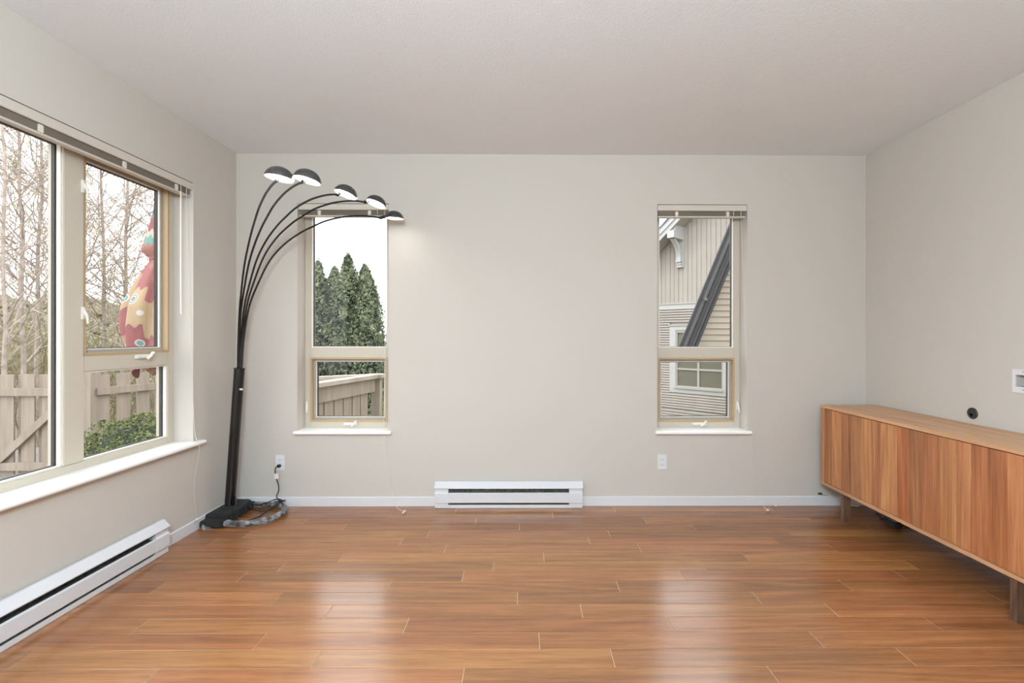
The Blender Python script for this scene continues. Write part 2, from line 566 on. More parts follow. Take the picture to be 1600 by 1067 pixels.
mb = MB(); wall_blocks(mb, TB, XL - WT, XR + WT, -.35, HC, [W_BL, W_BR], 0, WT)
tag(mb.build('wall_back', 'wall_paint'), 'pale greige painted wall with two tall narrow windows', 'wall', kind='structure')
mb = MB(); wall_blocks(mb, TL, YR, D, -.35, HC, [W_L], 0, WT)
tag(mb.build('wall_left', 'wall_paint'), 'pale greige painted side wall with the wide window', 'wall', kind='structure')
mb = MB(); wall_blocks(mb, TR, YR, D, -.35, HC, [BOX_R], 0, WT)
tag(mb.build('wall_right', 'wall_paint'), 'pale greige painted wall behind the wooden sideboard', 'wall', kind='structure')
mb = MB(); wall_blocks(mb, lambda a, d, z: (a, YR - d, z), XL - WT, XR + WT, -.35, HC, [], 0, WT)
tag(mb.build('wall_rear', 'wall_paint'), 'pale greige painted wall behind the camera', 'wall', kind='structure')
o = box('ceiling', 'ceiling_paint', None, XL - WT, XR + WT, YR - WT, D + WT, HC, HC + .2)
tag(o, 'white stippled ceiling over the whole room', 'ceiling', kind='structure')

floor = box('floor', 'gap_tan', None, XL, XR, YR, D, -.12, -.0016)
tag(floor, 'glossy reddish brown laminate plank floor', 'floor', kind='structure')
PW, PL = .1106, 1.1755
joints = {0: -.228, 1: .356, 2: .067, 3: -.520, 4: .271, 5: -.029, 6: -.690, 7: -.324, 8: -.169, 9: .118, 10: -.471,
          11: -.764, 12: -.618, 13: -.027, 14: -.33, 15: .21, 16: -.5}
rng = random.Random(4)
row = int(math.floor((YR - 1.7634) / PW))
while True:
    y0 = 1.7634 + row * PW
    if y0 > D:
        break
    y1 = min(y0 + PW, D)
    y0 = max(y0, YR)
    j = joints.get(row, rng.uniform(-.6, .6))
    xs = [XL]
    k = math.ceil((XL - j) / PL)
    while j + k * PL < XR:
        if j + k * PL > XL + .03:
            xs.append(j + k * PL)
        k += 1
    xs.append(XR)
    for xa, xb in zip(xs[:-1], xs[1:]):
        g, c = .0011, .0012
        xa_, xb_, ya_, yb_ = xa + g, xb - g, y0 + g, y1 - g
        if yb_ - ya_ < .01:
            continue
        mb = MB()
        mb.v = [(xa_, ya_, -.008), (xb_, ya_, -.008), (xb_, yb_, -.008), (xa_, yb_, -.008),
                (xa_, ya_, -c * .5), (xb_, ya_, -c * .5), (xb_, yb_, -c * .5), (xa_, yb_, -c * .5),
                (xa_ + c, ya_ + c, 0), (xb_ - c, ya_ + c, 0), (xb_ - c, yb_ - c, 0), (xa_ + c, yb_ - c, 0)]
        for i in range(4):
            n_ = (i + 1) % 4
            mb.f += [(i, n_, 4 + n_, 4 + i), (4 + i, 4 + n_, 8 + n_, 8 + i)]
        mb.f.append((8, 9, 10, 11))
        mb.build('plank', 'floor_laminate', floor, loc=((xa + xb) / 2, (y0 + y1) / 2, 0))
    row += 1

BBH, BBT = .069, .012


def baseboard(name, poly_T, a0, a1, label):
    pr = [(0, 0), (BBT, 0), (BBT, BBH - .004), (BBT - .004, BBH), (0, BBH)]
    o = MB().prism(pr, poly_T, a0, a1).build(name, 'trim_white')
    tag(o, label, 'baseboard', kind='structure')


IB = lambda a, i, z: (a, D - i, z)          # inwards from the back wall
IL = lambda a, i, z: (XL + i, a, z)
IR = lambda a, i, z: (XR - i, a, z)
baseboard('baseboard_back', IB, XL + BBT, XR - BBT, 'white baseboard along the wall with two windows')
baseboard('baseboard_left', IL, YR, D, 'white baseboard under the wide window')
baseboard('baseboard_right', IR, YR, D, 'white baseboard behind the sideboard')


# ------------------------------------------------------------------ windows
def tbox(name, mat, parent, T, a0, a1, d0, d1, z0, z1, bevel=0.0):
    p, q = T(a0, d0, z0), T(a1, d1, z1)
    return box(name, mat, parent, min(p[0], q[0]), max(p[0], q[0]), min(p[1], q[1]), max(p[1], q[1]), z0, z1, bevel=bevel)


FR0, FR1 = .128, .205                        # depth of the window frame in the wall


def pane_with_bead(win, T, a0, a1, z0, z1, lab=None):
    """fixed glass between a light inner bead and a dark outer gasket"""
    t = .006
    mb = MB()
    def tb(A0, A1, d0, d1, Z0, Z1):
        p, q = T(A0, d0, Z0), T(A1, d1, Z1)
        mb.box(min(p[0], q[0]), max(p[0], q[0]), min(p[1], q[1]), max(p[1], q[1]), Z0, Z1)
    for A0, A1, Z0, Z1 in ((a0, a0 + t, z0, z1), (a1 - t, a1, z0, z1), (a0 + t, a1 - t, z0, z0 + t), (a0 + t, a1 - t, z1 - t, z1)):
        tb(A0, A1, FR0 + .008, FR0 + .026, Z0, Z1)
    mb.build('glazing_bead', 'vinyl_white', win)
    mb = MB()
    for A0, A1, Z0, Z1 in ((a0, a0 + t * 1.6, z0, z1), (a1 - t * 1.6, a1, z0, z1), (a0 + t, a1 - t, z0, z0 + t * 1.3), (a0 + t, a1 - t, z1 - t * 1.3, z1)):
        tb(A0, A1, FR0 + .034, FR0 + .050, Z0, Z1)
    mb.build('gasket', 'gasket_dark', win)
    tbox('pane', 'glass', win, T, a0 + .001, a1 - .001, FR0 + .027, FR0 + .032, z0 + .001, z1 - .001)


def opening_sash(win, T, a0, a1, z0, z1):
    """sash of an opening light: tan edge, grey-brown inner frame, glass set back"""
    def ring(name, mat, w0, w1, d0, d1, bev=0):
        mb = MB()
        for A0, A1, Z0, Z1 in ((a0 + w0, a0 + w1, z0 + w0, z1 - w0), (a1 - w1, a1 - w0, z0 + w0, z1 - w0),
                               (a0 + w1, a1 - w1, z0 + w0, z0 + w1), (a0 + w1, a1 - w1, z1 - w1, z1 - w0)):
            p, q = T(A0, d0, Z0), T(A1, d1, Z1)
            mb.box(min(p[0], q[0]), max(p[0], q[0]), min(p[1], q[1]), max(p[1], q[1]), Z0, Z1)
        return mb.build(name, mat, win)
    s = ring('sash', 'vinyl_tan', 0, .014, FR0 - .004, FR1 - .01)
    ring('sash_inner_frame', 'spacer_grey', .014, .030, FR0 + .03, FR1 - .03)
    ring('screen_edge', 'vinyl_white', .030, .035, FR0 + .034, FR1 - .03)
    ring('gasket', 'gasket_dark', .0355, .039, FR0 + .045, FR0 + .066)
    tbox('pane', 'glass', win, T, a0 + .039, a1 - .039, FR0 + .056, FR0 + .061, z0 + .039, z1 - .039)
    return s


def crank(win, T, a, z, flip=1):
    """folding crank: a long low cover and a small folded handle with a knob"""
    d = FR0
    mb = MB()
    mb.prism([(d, z - .013), (d - .018, z - .010), (d - .024, z), (d - .018, z + .011), (d, z + .013)],
             lambda s, p, q: T(s, p, q), a - .055, a + .05)
    c = mb.build('crank_handle', 'vinyl_white', win, bevel=.003)
    MB().tube([T(a + .01 * flip, d - .026, z - .014), T(a + .03 * flip, d - .034, z + .004), T(a + .042 * flip, d - .034, z + .022)], .008, 8
              ).build('crank_arm', 'vinyl_white', c, smooth='auto')
    MB().lathe([(0, -.008), (.009, -.006), (.011, 0), (.008, .007), (0, .009)],
               Matrix.Translation(T(a + .043 * flip, d - .036, z + .020)), 12).build('crank_knob', 'vinyl_white', c, smooth=True)


def latch(win, T, a, z):
    d = FR0
    mb = MB().prism([(d, z - .03), (d - .010, z - .034), (d - .014, z + .03), (d, z + .036)], lambda s, p, q: T(s, p, q), a - .008, a + .008)
    l = mb.build('latch', 'vinyl_white', win, bevel=.002)
    MB().tube([T(a, d - .012, z + .012), T(a + .003, d - .024, z - .012), T(a + .006, d - .026, z - .052)], lambda t: .008 - .003 * t, 8
              ).build('latch_lever', 'vinyl_white', l, smooth='auto')


def sill(win, T, a0, a1, ztop, ear0, ear1, over):
    """window board with a rounded nose that runs past the opening on each side"""
    t = .026
    tbox('sill_board', 'sill_white', win, T, a0 + .001, a1 - .001, 0, FR0 + .02, ztop - t, ztop)
    prof = []
    for k in range(9):
        th = math.pi / 2 - math.pi * k / 8
        prof.append((-(over - t / 2) - t / 2 * math.cos(th), ztop - t / 2 + t / 2 * math.sin(th)))
    prof = [(0, ztop)] + prof + [(0, ztop - t)]
    MB().prism(prof, T, a0 - ear0, a1 + ear1).build('sill_nose', 'sill_white', win, smooth='auto')


def back_window(name, hole, label, latch_side):
    a0, a1, zb, zt = hole
    c = (a0 + a1) / 2
    win = thing(name, (c, D + FR0, zb), label, 'window', kind='structure')
    T = TB
    w = .048
    tbox('frame_stile', 'vinyl_cream', win, T, a0, a0 + w, FR0, FR1, zb + .02, zt, .003)
    tbox('frame_stile', 'vinyl_cream', win, T, a1 - w, a1, FR0, FR1, zb + .02, zt, .003)
    tbox('frame_head', 'vinyl_cream', win, T, a0 + w, a1 - w, FR0, FR1, zt - w, zt, .003)
    tbox('frame_rail', 'vinyl_cream', win, T, a0 + w, a1 - w, FR0, FR1, 1.11, 1.195, .003)
    tbox('frame_bottom', 'vinyl_cream', win, T, a0 + w, a1 - w, FR0, FR1, zb + .02, .618, .003)
    pane_with_bead(win, T, a0 + w, a1 - w, 1.195, zt - w)
    opening_sash(win, T, a0 + .042, a1 - .042, .612, 1.116)
    crank(win, T, c + .02, .598)
    latch(win, T, (a0 + .02) if latch_side < 0 else (a1 - .02), .74)
    sill(win, T, a0, a1, zb + .027, .016, .024, .034)
    return win


back_window('window_2', W_BL, 'tall narrow window behind the arc lamp, showing conifers outside', -1)
back_window('window_3', W_BR, 'tall narrow window showing the neighbouring house, nearer the sideboard', 1)

a0, a1, zb, zt = W_L
win = thing('window_1', (XL - FR0, (a0 + a1) / 2, zb), 'wide window with a large fixed pane and a casement', 'window', kind='structure')
T = TL
tbox('frame_stile', 'vinyl_cream', win, T, a1 - .052, a1, FR0, FR1, zb + .02, zt, .003)
tbox('frame_stile', 'vinyl_cream', win, T, a0, a0 + .05, FR0, FR1, zb + .02, zt, .003)
tbox('frame_head', 'vinyl_cream', win, T, a0 + .05, a1 - .052, FR0, FR1, zt - .045, zt, .003)
tbox('frame_bottom', 'vinyl_cream', win, T, a0 + .05, a1 - .052, FR0, FR1, zb + .02, .630, .003)
tbox('mullion', 'vinyl_cream', win, T, 2.432, 2.546, FR0 - .004, FR1, .630, zt - .045, .003)
tbox('frame_rail', 'vinyl_cream', win, T, 2.546, a1 - .052, FR0, FR1, 1.093, 1.182, .003)
pane_with_bead(win, T, a0 + .05, 2.432, .630, zt - .045)
pane_with_bead(win, T, 2.546, a1 - .052, .630, 1.093)
opening_sash(win, T, 2.541, a1 - .046, 1.178, zt - .04)
crank(win, T, 2.93, 1.158)
latch(win, T, 2.535, 2.06)
latch(win, T, 2.535, 1.40)
sill(win, T, a0, a1, zb + .028, .04, .066, .045)


# ------------------------------------------------------------------ blinds
def blind(T, hole, label, clips, cords, cord_path, tassels, wand=None, dz=0.0):
    """raised mini blind: valance, bunched slats, bottom rail, clips, cords"""
    a0, a1, zb, zt = hole
    bl = thing('window_blind', T((a0 + a1) / 2, .03, zt), label, 'blind', 'raised window blinds')
    g = .004
    v = MB().prism([(.002, zt - .004), (.002, zt - .044), (.006, zt - .048), (.010, zt - .048), (.010, zt - .004)], T, a0 + g, a1 - g)
    v.build('valance', 'blind_cream', bl)
    tbox('head_rail', 'blind_slat', bl, T, a0 + g, a1 - g, .014, .045, zt - .045, zt - .004)
    zs = zt - .0525
    for k in range(10):
        z = zs - k * .0034
        MB().prism([(.012, z), (.028, z + .0016), (.044, z), (.044, z - .0008), (.028, z + .0008), (.012, z - .0008)], T, a0 + .012, a1 - .012
                   ).build('slat', 'blind_slat', bl)
    zr = zs - 10 * .0034
    tbox('bottom_rail', 'blind_cream', bl, T, a0 + .008, a1 - .008, .010, .046, zr - .011, zr, .002)
    for c in clips:
        mb = MB()
        for s in range(7):
            w = .010 + .003 * (s % 2)
            z = zs - s * .005
            p, q = T(c - w, .007, z - .0045), T(c + w, .012, z)
            mb.box(min(p[0], q[0]), max(p[0], q[0]), min(p[1], q[1]), max(p[1], q[1]), z - .0045, z)
        mb.build('ladder_bundle', 'cord_white', bl)
    for c in cords:
        MB().tube([T(c, .006, zt - .047), T(c, .007, zr - .01)], .0016, 6).build('lift_cord', 'cord_white', bl)
    MB().tube(smoothpath(cord_path, 6), .0013, 6).build('pull_cord', 'cord_white', bl, smooth=True)
    for t in tassels:
        MB().lathe([(.003, .011), (.0075, .006), (.009, -.004), (.006, -.011), (0, -.012)],
                   Matrix.Translation(t) @ Matrix.Rotation(R(75), 4, 'X'), 10).build('tassel', 'cord_white', bl, smooth=True)
    if wand:
        MB().tube(wand, .004, 8).build('tilt_wand', 'vinyl_white', bl, smooth='auto')
    return bl


blind(TB, W_BL, 'cream blind raised at the top of the window behind the arc lamp', (-1.55, -1.17), (-1.11, -1.055),
      [(-1.055, D + .007, 2.19), (-1.05, D + .004, 1.4), (-1.048, D - .03, .70), (-1.044, D - .0375, .57), (-1.036, D - .036, .5),
       (-1.02, D - .012, .30), (-.99, D - .018, .10), (-.96, D - .03, .02), (-.92, D - .09, .004), (-.868, D - .135, .006)],
      [(-.862, 3.523, .0105), (-.866, 3.490, .0105)])
blind(TB, W_BR, 'cream blind raised at the top of the window facing the neighbouring house', (1.165, 1.555), (1.60, 1.655),
      [(1.655, D + .007, 2.19), (1.69, D + .005, 1.3), (1.706, D - .006, .72), (1.730, D - .012, .56), (1.733, D - .006, .46),
       (1.747, D - .006, .237), (1.776, D - .010, .13), (1.802, D - .02, .062), (1.793, D - .08, .012), (1.79, D - .13, .008)],
      [(1.789, 3.53, .0105), (1.899, 3.628, .0105)])
blind(TL, W_L, 'long cream blind raised over the wide side window', (2.20, 2.66, 3.055), (3.09, 3.14),
      [(XL - .007, 3.14, 2.19), (XL + .004, 3.17, 1.3), (XL + .02, 3.178, .70), (XL + .0475, 3.182, .57), (XL + .044, 3.184, .50), (XL + .012, 3.19, .30),
       (XL + .020, 3.20, .085)],
      [(XL + .022, 3.20, .075)], wand=[(XL - .004, 3.085, 2.20), (XL - .001, 3.083, 1.42)])


# ------------------------------------------------------------------ electric baseboard heaters
def heater(I, a0, a1, label, origin):
    h = thing('baseboard_heater', origin, label, 'heater', 'white electric baseboard heaters')
    e = .100
    B = .0135                                                     # stands off the baseboard
    MB().prism([(B, .002), (B, .186), (B + .003, .186), (B + .003, .002)], I, a0, a1).build('back_panel', 'heater_white', h)
    MB().prism([(B, .186), (B + .004, .192), (B + .020, .192), (.068, .153), (.068, .147), (.064, .147), (.064, .151), (B + .018, .186)],
               I, a0 - .004, a1 + .004).build('top_cap', 'heater_white', h, bevel=.001)
    MB().prism([(.058, .116), (.067, .110), (.067, .044), (.060, .038), (.058, .042), (.063, .047), (.063, .108), (.058, .112)],
               I, a0 + e, a1 - e).build('front_panel', 'heater_white', h)
    MB().prism([(B + .003, .002), (B + .003, .006), (.056, .006), (.056, .026), (.060, .026), (.060, .002)], I, a0 + e, a1 - e
               ).build('base_flange', 'heater_white', h)
    for s0, s1 in ((a0, a0 + e), (a1 - e, a1)):
        MB().prism([(B + .003, .002), (B + .003, .184), (.045, .165), (.058, .148), (.058, .122), (.069, .112), (.069, .040), (.060, .034), (.060, .002)],
                   I, s0, s1).build('end_cap', 'heater_white', h, bevel=.001)
    MB().tube([I(a0 + e, .038, .078), I(a1 - e, .038, .078)], .008, 8).build('heating_tube', 'heater_inside', h)
    n = int((a1 - a0 - 2 * e) / .012)
    mb = MB()
    for k in range(n):
        a = a0 + e + .006 + k * .012
        p, q = I(a, .022, .045), I(a + .001, .054, .112)
        mb.box(min(p[0], q[0]), max(p[0], q[0]), min(p[1], q[1]), max(p[1], q[1]), .045, .112)
    f = mb.build('heating_fins', 'heater_inside', h)
    f['kind'] = 'stuff'
    tb = MB().prism([(B + .0032, .010), (B + .0032, .176), (B + .0045, .176), (B + .0045, .010)], I, a0 + e, a1 - e)
    tb.build('reflector', 'heater_inside', h)
    return h


heater(IB, -.661, .441, 'white baseboard heater under the blank wall between the windows', (-.11, D, 0))
heater(IL, 1.05, 2.895, 'long white baseboard heater under the wide side window', (XL, 1.97, 0))


# ------------------------------------------------------------------ outlets and wall plates
def outlet(cx, cz, label, plug=False):
    o = thing('wall_outlet', (cx, D, cz), label, 'outlet', 'duplex wall outlets')
    w, h = .0345, .057
    MB().prism([(cx - w, cz - h), (cx + w, cz - h), (cx + w, cz + h), (cx - w, cz + h)], lambda a, p, q: (p, D - a, q), 0, .006
               ).build('cover_plate', 'outlet_white', o, bevel=.002)
    for s in (-1, 1):
        z = cz + s * .0195
        pts = [(cx + .017 * math.cos(t), z + max(-.0115, min(.0115, .017 * math.sin(t)))) for t in [2 * math.pi * k / 20 for k in range(20)]]
        rc = MB().prism(pts, lambda a, p, q: (p, D - a, q), .006, .0085).build('receptacle', 'outlet_white', o)
        mb = MB()
        mb.box(cx - .0075, cx - .0055, D - .0092, D - .0084, z - .002, z + .006)
        mb.box(cx + .0055, cx + .0075, D - .0092, D - .0084, z - .002, z + .007)
        mb.box(cx - .0022, cx + .0022, D - .0092, D - .0084, z - .0085, z - .0045)
        mb.build('slots', 'slot_dark', rc)
    MB().lathe([(.003, -.001), (.003, .001)], Matrix.Translation((cx, D - .0065, cz)) @ Matrix.Rotation(R(90), 4, 'X'), 10
               ).build('screw', 'outlet_white', o)
    return o


outlet(-1.838, .3275, 'white duplex outlet beside the lamp with a black plug in it')
outlet(1.0525, .330, 'white duplex outlet with nothing plugged in, under the window nearer the sideboard')

g = thing('cable_grommet', (XR, 2.789, .838), 'round black cable grommet in the wall above the sideboard', 'grommet')
MB().lathe([(.033, 0), (.033, .004), (.030, .007), (.027, .005), (.026, .004)],
           Matrix.Translation((XR, 2.789, .838)) @ Matrix.Rotation(R(-90), 4, 'Y'), 28).build('ring', 'plastic_dark', g, smooth='auto')
MB().lathe([(.025, .0035), (.0, .0035)], Matrix.Translation((XR, 2.789, .838)) @ Matrix.Rotation(R(-90), 4, 'Y'), 28
           ).build('cover_disc', 'plastic_dark', g)
MB().lathe([(.009, .0042), (.0, .0042)], Matrix.Translation((XR, 2.795, .828)) @ Matrix.Rotation(R(-90), 4, 'Y'), 16
           ).build('cable_hole', 'cable_black', g)

mbx = thing('media_box', (XR, 2.46, 1.048), 'white recessed cable box in the wall above the sideboard', 'wall box')
mb = MB()
A0, A1, Z0, Z1 = BOX_R
for ya, yb, za, zb_ in ((A0 - .012, A0 + .005, Z0 - .012, Z1 + .012), (A1 - .005, A1 + .012, Z0 - .012, Z1 + .012),
                        (A0 + .005, A1 - .005, Z0 - .012, Z0 + .022), (A0 + .005, A1 - .005, Z1 - .016, Z1 + .012)):
    mb.box(XR - .006, XR, ya, yb, za, zb_)
mb.build('cover_plate', 'outlet_white', mbx)
mb = MB()
mb.prism([(0, Z1), (.075, Z1 - .03), (.075, Z0), (.07, Z0), (.07, Z1 - .034), (0, Z1 - .005)], lambda a, p, q: (XR + p, a, q), A0 + .001, A1 - .001)
mb.build('hood', 'outlet_white', mbx)
box('cable_opening', 'cable_black', mbx, XR + .004, XR + .07, A0 + .002, A1 - .002, Z0 + .001, Z0 + .022)
for ya in (A0 + .045, A1 - .045):
    for za in (Z0 + .006, Z1 + .002):
        MB().lathe([(.004, 0), (.004, .002), (0, .0024)], Matrix.Translation((XR - .006, ya, za)) @ Matrix.Rotation(R(-90), 4, 'Y'), 10
                   ).build('screw', 'spacer_grey', mbx)

cx_ = thing('coaxial_cable', (2.25, D - .01, .093), 'thin white coaxial cable end poking out behind the sideboard', 'cable')
MB().tube(smoothpath([(2.258, D - .02, .092), (2.31, D - .018, .078), (2.39, D - .02, .056), (2.46, D - .03, .012), (2.53, D - .05, .006)], 6), .0035, 8
          ).build('cable', 'cord_white', cx_, smooth=True)
MB().tube([(2.234, D - .02, .094), (2.247, D - .02, .0935), (2.260, D - .02, .092)], .0065, 8).build('connector', 'plastic_dark', cx_, smooth='auto')

# ------------------------------------------------------------------ sideboard
SX, SY0, SY1, SZ0, SZ1 = 2.203, 1.950, 3.570, .194, .778
sb = thing('sideboard', ((SX + XR) / 2, (SY0 + SY1) / 2, 0), 'long walnut sideboard with four plain doors on short legs', 'sideboard')
BX = XR - .004
box('top_panel', 'walnut_top', sb, SX, BX, SY0, SY1, SZ1 - .021, SZ1, .0012)
box('bottom_panel', 'walnut_top', sb, SX, BX, SY0, SY1, SZ0, SZ0 + .021, .0012)
for ya, yb in ((SY0, SY0 + .030), (SY1 - .036, SY1)):
    box('side_panel', 'walnut_veneer', sb, SX, BX, ya, yb, SZ0 + .021, SZ1 - .021, .001)
box('back_panel', 'back_board', sb, BX - .012, BX, SY0 + .03, SY1 - .036, SZ0 + .021, SZ1 - .021)
dl = (SY1 - .036 - SY0 - .030) / 4
door_tone = []
rngd = random.Random(12)
# tones of the veneer staves, nearest stave of each door first
tones = [[(1.0, .86, .72), (1.10, .98, .84), (.96, .76, .60), (.98, .80, .66)],
         [(1.02, .92, .80), (.95, .86, .72), (1.06, .94, .78), (.90, .80, .70)],
         [(.98, .72, .56), (1.20, 1.12, .98), (1.0, .90, .78), (1.12, 1.02, .86)],
         [(.82, .70, .62), (.96, .84, .70), (1.02, .88, .72), (.90, .76, .62)]]
for k in range(4):
    y0 = SY0 + .030 + k * dl + .0016
    y1 = SY0 + .030 + (k + 1) * dl - .0016
    dr_ = thing('door', (SX, (y0 + y1) / 2, SZ0), '', '')
    del dr_['label'], dr_['category']
    dr_.parent = sb
    dr_.location = Vector((SX, (y0 + y1) / 2, SZ0)) - sb.location
    # bookmatched veneer staves of different tone
    cuts = [0, .24 + rngd.uniform(-.05, .05), .52 + rngd.uniform(-.06, .06), .77 + rngd.uniform(-.05, .05), 1]
    for c0, c1 in zip(cuts[:-1], cuts[1:]):
        ya, yb = y0 + (y1 - y0) * c0, y0 + (y1 - y0) * c1
        v = MB().box(SX + .004, SX + .023, ya, yb, SZ0 + .0245, SZ1 - .0255)
        so = v.build('veneer_stave', 'walnut_veneer', dr_, loc=(SX + .012, (ya + yb) / 2, .48))
        so.color = (*tones[k][cuts.index(c0)], 1)
for ly in (SY1 - .235, SY0 + .212):
    for lx in (SX + .004, BX - .06):
        box('leg', 'walnut_leg', sb, lx, lx + .048, ly - .022, ly + .022, 0.0, SZ0, .005)
box('stretcher', 'leg_walnut_dark', sb, SX + .10, SX + .16, SY0 + .2, SY1 - .2, SZ0 - .03, SZ0)

ps = thing('power_adapter', (2.50, 3.26, 0), 'small black power adapter on the floor under the sideboard', 'adapter')
box('adapter_body', 'plastic_dark', ps, 2.475, 2.525, 3.20, 3.31, .001, .040, .006)
box('adapter_label', 'spacer_grey', ps, 2.485, 2.515, 3.225, 3.285, .040, .0405)
MB().tube(smoothpath([(2.50, 3.305, .02), (2.50, 3.36, .012), (2.54, 3.42, .006), (2.56, 3.5, .006)], 5), .004, 8).build('power_cord', 'cable_black', ps, smooth=True)

# ------------------------------------------------------------------ arc floor lamp
LX, LY = -2.085, 3.45
lamp = thing('floor_lamp', (LX, LY, 0), 'black five arm arc floor lamp standing in the corner', 'floor lamp')
P0, P1 = Vector((LX, LY, .085)), Vector((-2.018, LY, 1.046))
MB().tube([P0, P1], .0335, 24).build('pole', 'lamp_black', lamp, smooth='auto')
pole_dir = (P1 - P0).normalized()
MB().lathe([(.0335, 0), (.0365, .002), (.0365, .010), (.030, .012), (.028, -.01)],
           Matrix.Translation(P1 - pole_dir * .002) @ pole_dir.to_track_quat('Z', 'Y').to_matrix().to_4x4(), 24).build('pole_collar', 'lamp_black', lamp, smooth='auto')
kn = P0.lerp(P1, .855)
MB().tube([kn + Vector((.026, -.018, 0)), kn + Vector((.044, -.026, 0))], .007, 10).build('dimmer_knob', 'vinyl_white', lamp, smooth='auto')
# base: ribbed body with a cross bar at each end
body = MB()
body.prism([(-.085, .005), (.085, .005), (.078, .062), (.060, .076), (-.060, .076), (-.078, .062)], lambda a, p, q: (LX - .005 + p, a, q), 3.30, 3.605)
bd = body.build('base_body', 'rubber_black', lamp, bevel=.006)
for ya, yb in ((3.232, 3.312), (3.588, 3.650)):
    bar = MB().prism([(-.078, .004), (.082, .004), (.082, .046), (-.078, .046)], lambda a, p, q: (LX + p, a, q), ya, yb)
    br = bar.build('base_bar', 'rubber_black', lamp, bevel=.008)
    for sx in (-.04, .045):
        MB().lathe([(.0065, 0), (.0065, .0015), (0, .0015)], Matrix.Translation((LX + sx, (ya + yb) / 2, .046)), 10).build('bolt', 'cable_black', br)
for k in range(7):
    y = 3.33 + k * .038
    MB().prism([(.080, .010), (.089, .010), (.084, .058), (.074, .062)], lambda a, p, q: (LX - .005 + p, a, q), y, y + .012).build('rib', 'rubber_black', bd)
MB().lathe([(.060, .0755), (.060, .079), (.044, .083), (.036, .083)], Matrix.Translation((LX, LY, 0)), 24).build('base_socket', 'rubber_black', lamp, smooth='auto')
# half ring tube of the base, still wrapped in its film
ring = [(-2.00, 3.262, .026), (-1.93, 3.252, .026), (-1.85, 3.262, .026), (-1.775, 3.300, .026), (-1.728, 3.37, .026), (-1.716, 3.45, .026),
        (-1.735, 3.535, .026), (-1.79, 3.595, .026), (-1.87, 3.620, .026), (-2.00, 3.620, .026)]
rp_ = smoothpath(ring, 6)
rgn = MB().tube(rp_, .0165, 12).build('base_ring', 'lamp_black', lamp, smooth='auto')
rw = random.Random(3)
MB().tube(smoothpath(ring, 12), lambda t: .0205 + .002 * math.sin(t * 40), 14, jitter=lambda: rw.uniform(.92, 1.10)).build('plastic_wrap', 'plastic_film', rgn)
fl = MB()
fl.v = [(-2.125, 3.226, .034), (-2.10, 3.206, .030), (-2.075, 3.222, .012), (-2.045, 3.205, .004), (-2.105, 3.198, .004), (-2.135, 3.214, .010)]
fl.f = [(0, 1, 4, 5), (1, 2, 3, 4)]
fl.build('plastic_scrap', 'plastic_film', lamp, recalc=False)

prof = np.array([[.013, 1.041], [.028, 1.244], [.064, 1.475], [.122, 1.634], [.208, 1.808], [.309, 1.926], [.425, 2.012],
                 [.518, 2.060], [.617, 2.103], [.744, 2.131], [.849, 2.138], [.935, 2.134], [1.003, 2.122]])
PC = np.array([-2.02, 3.45])
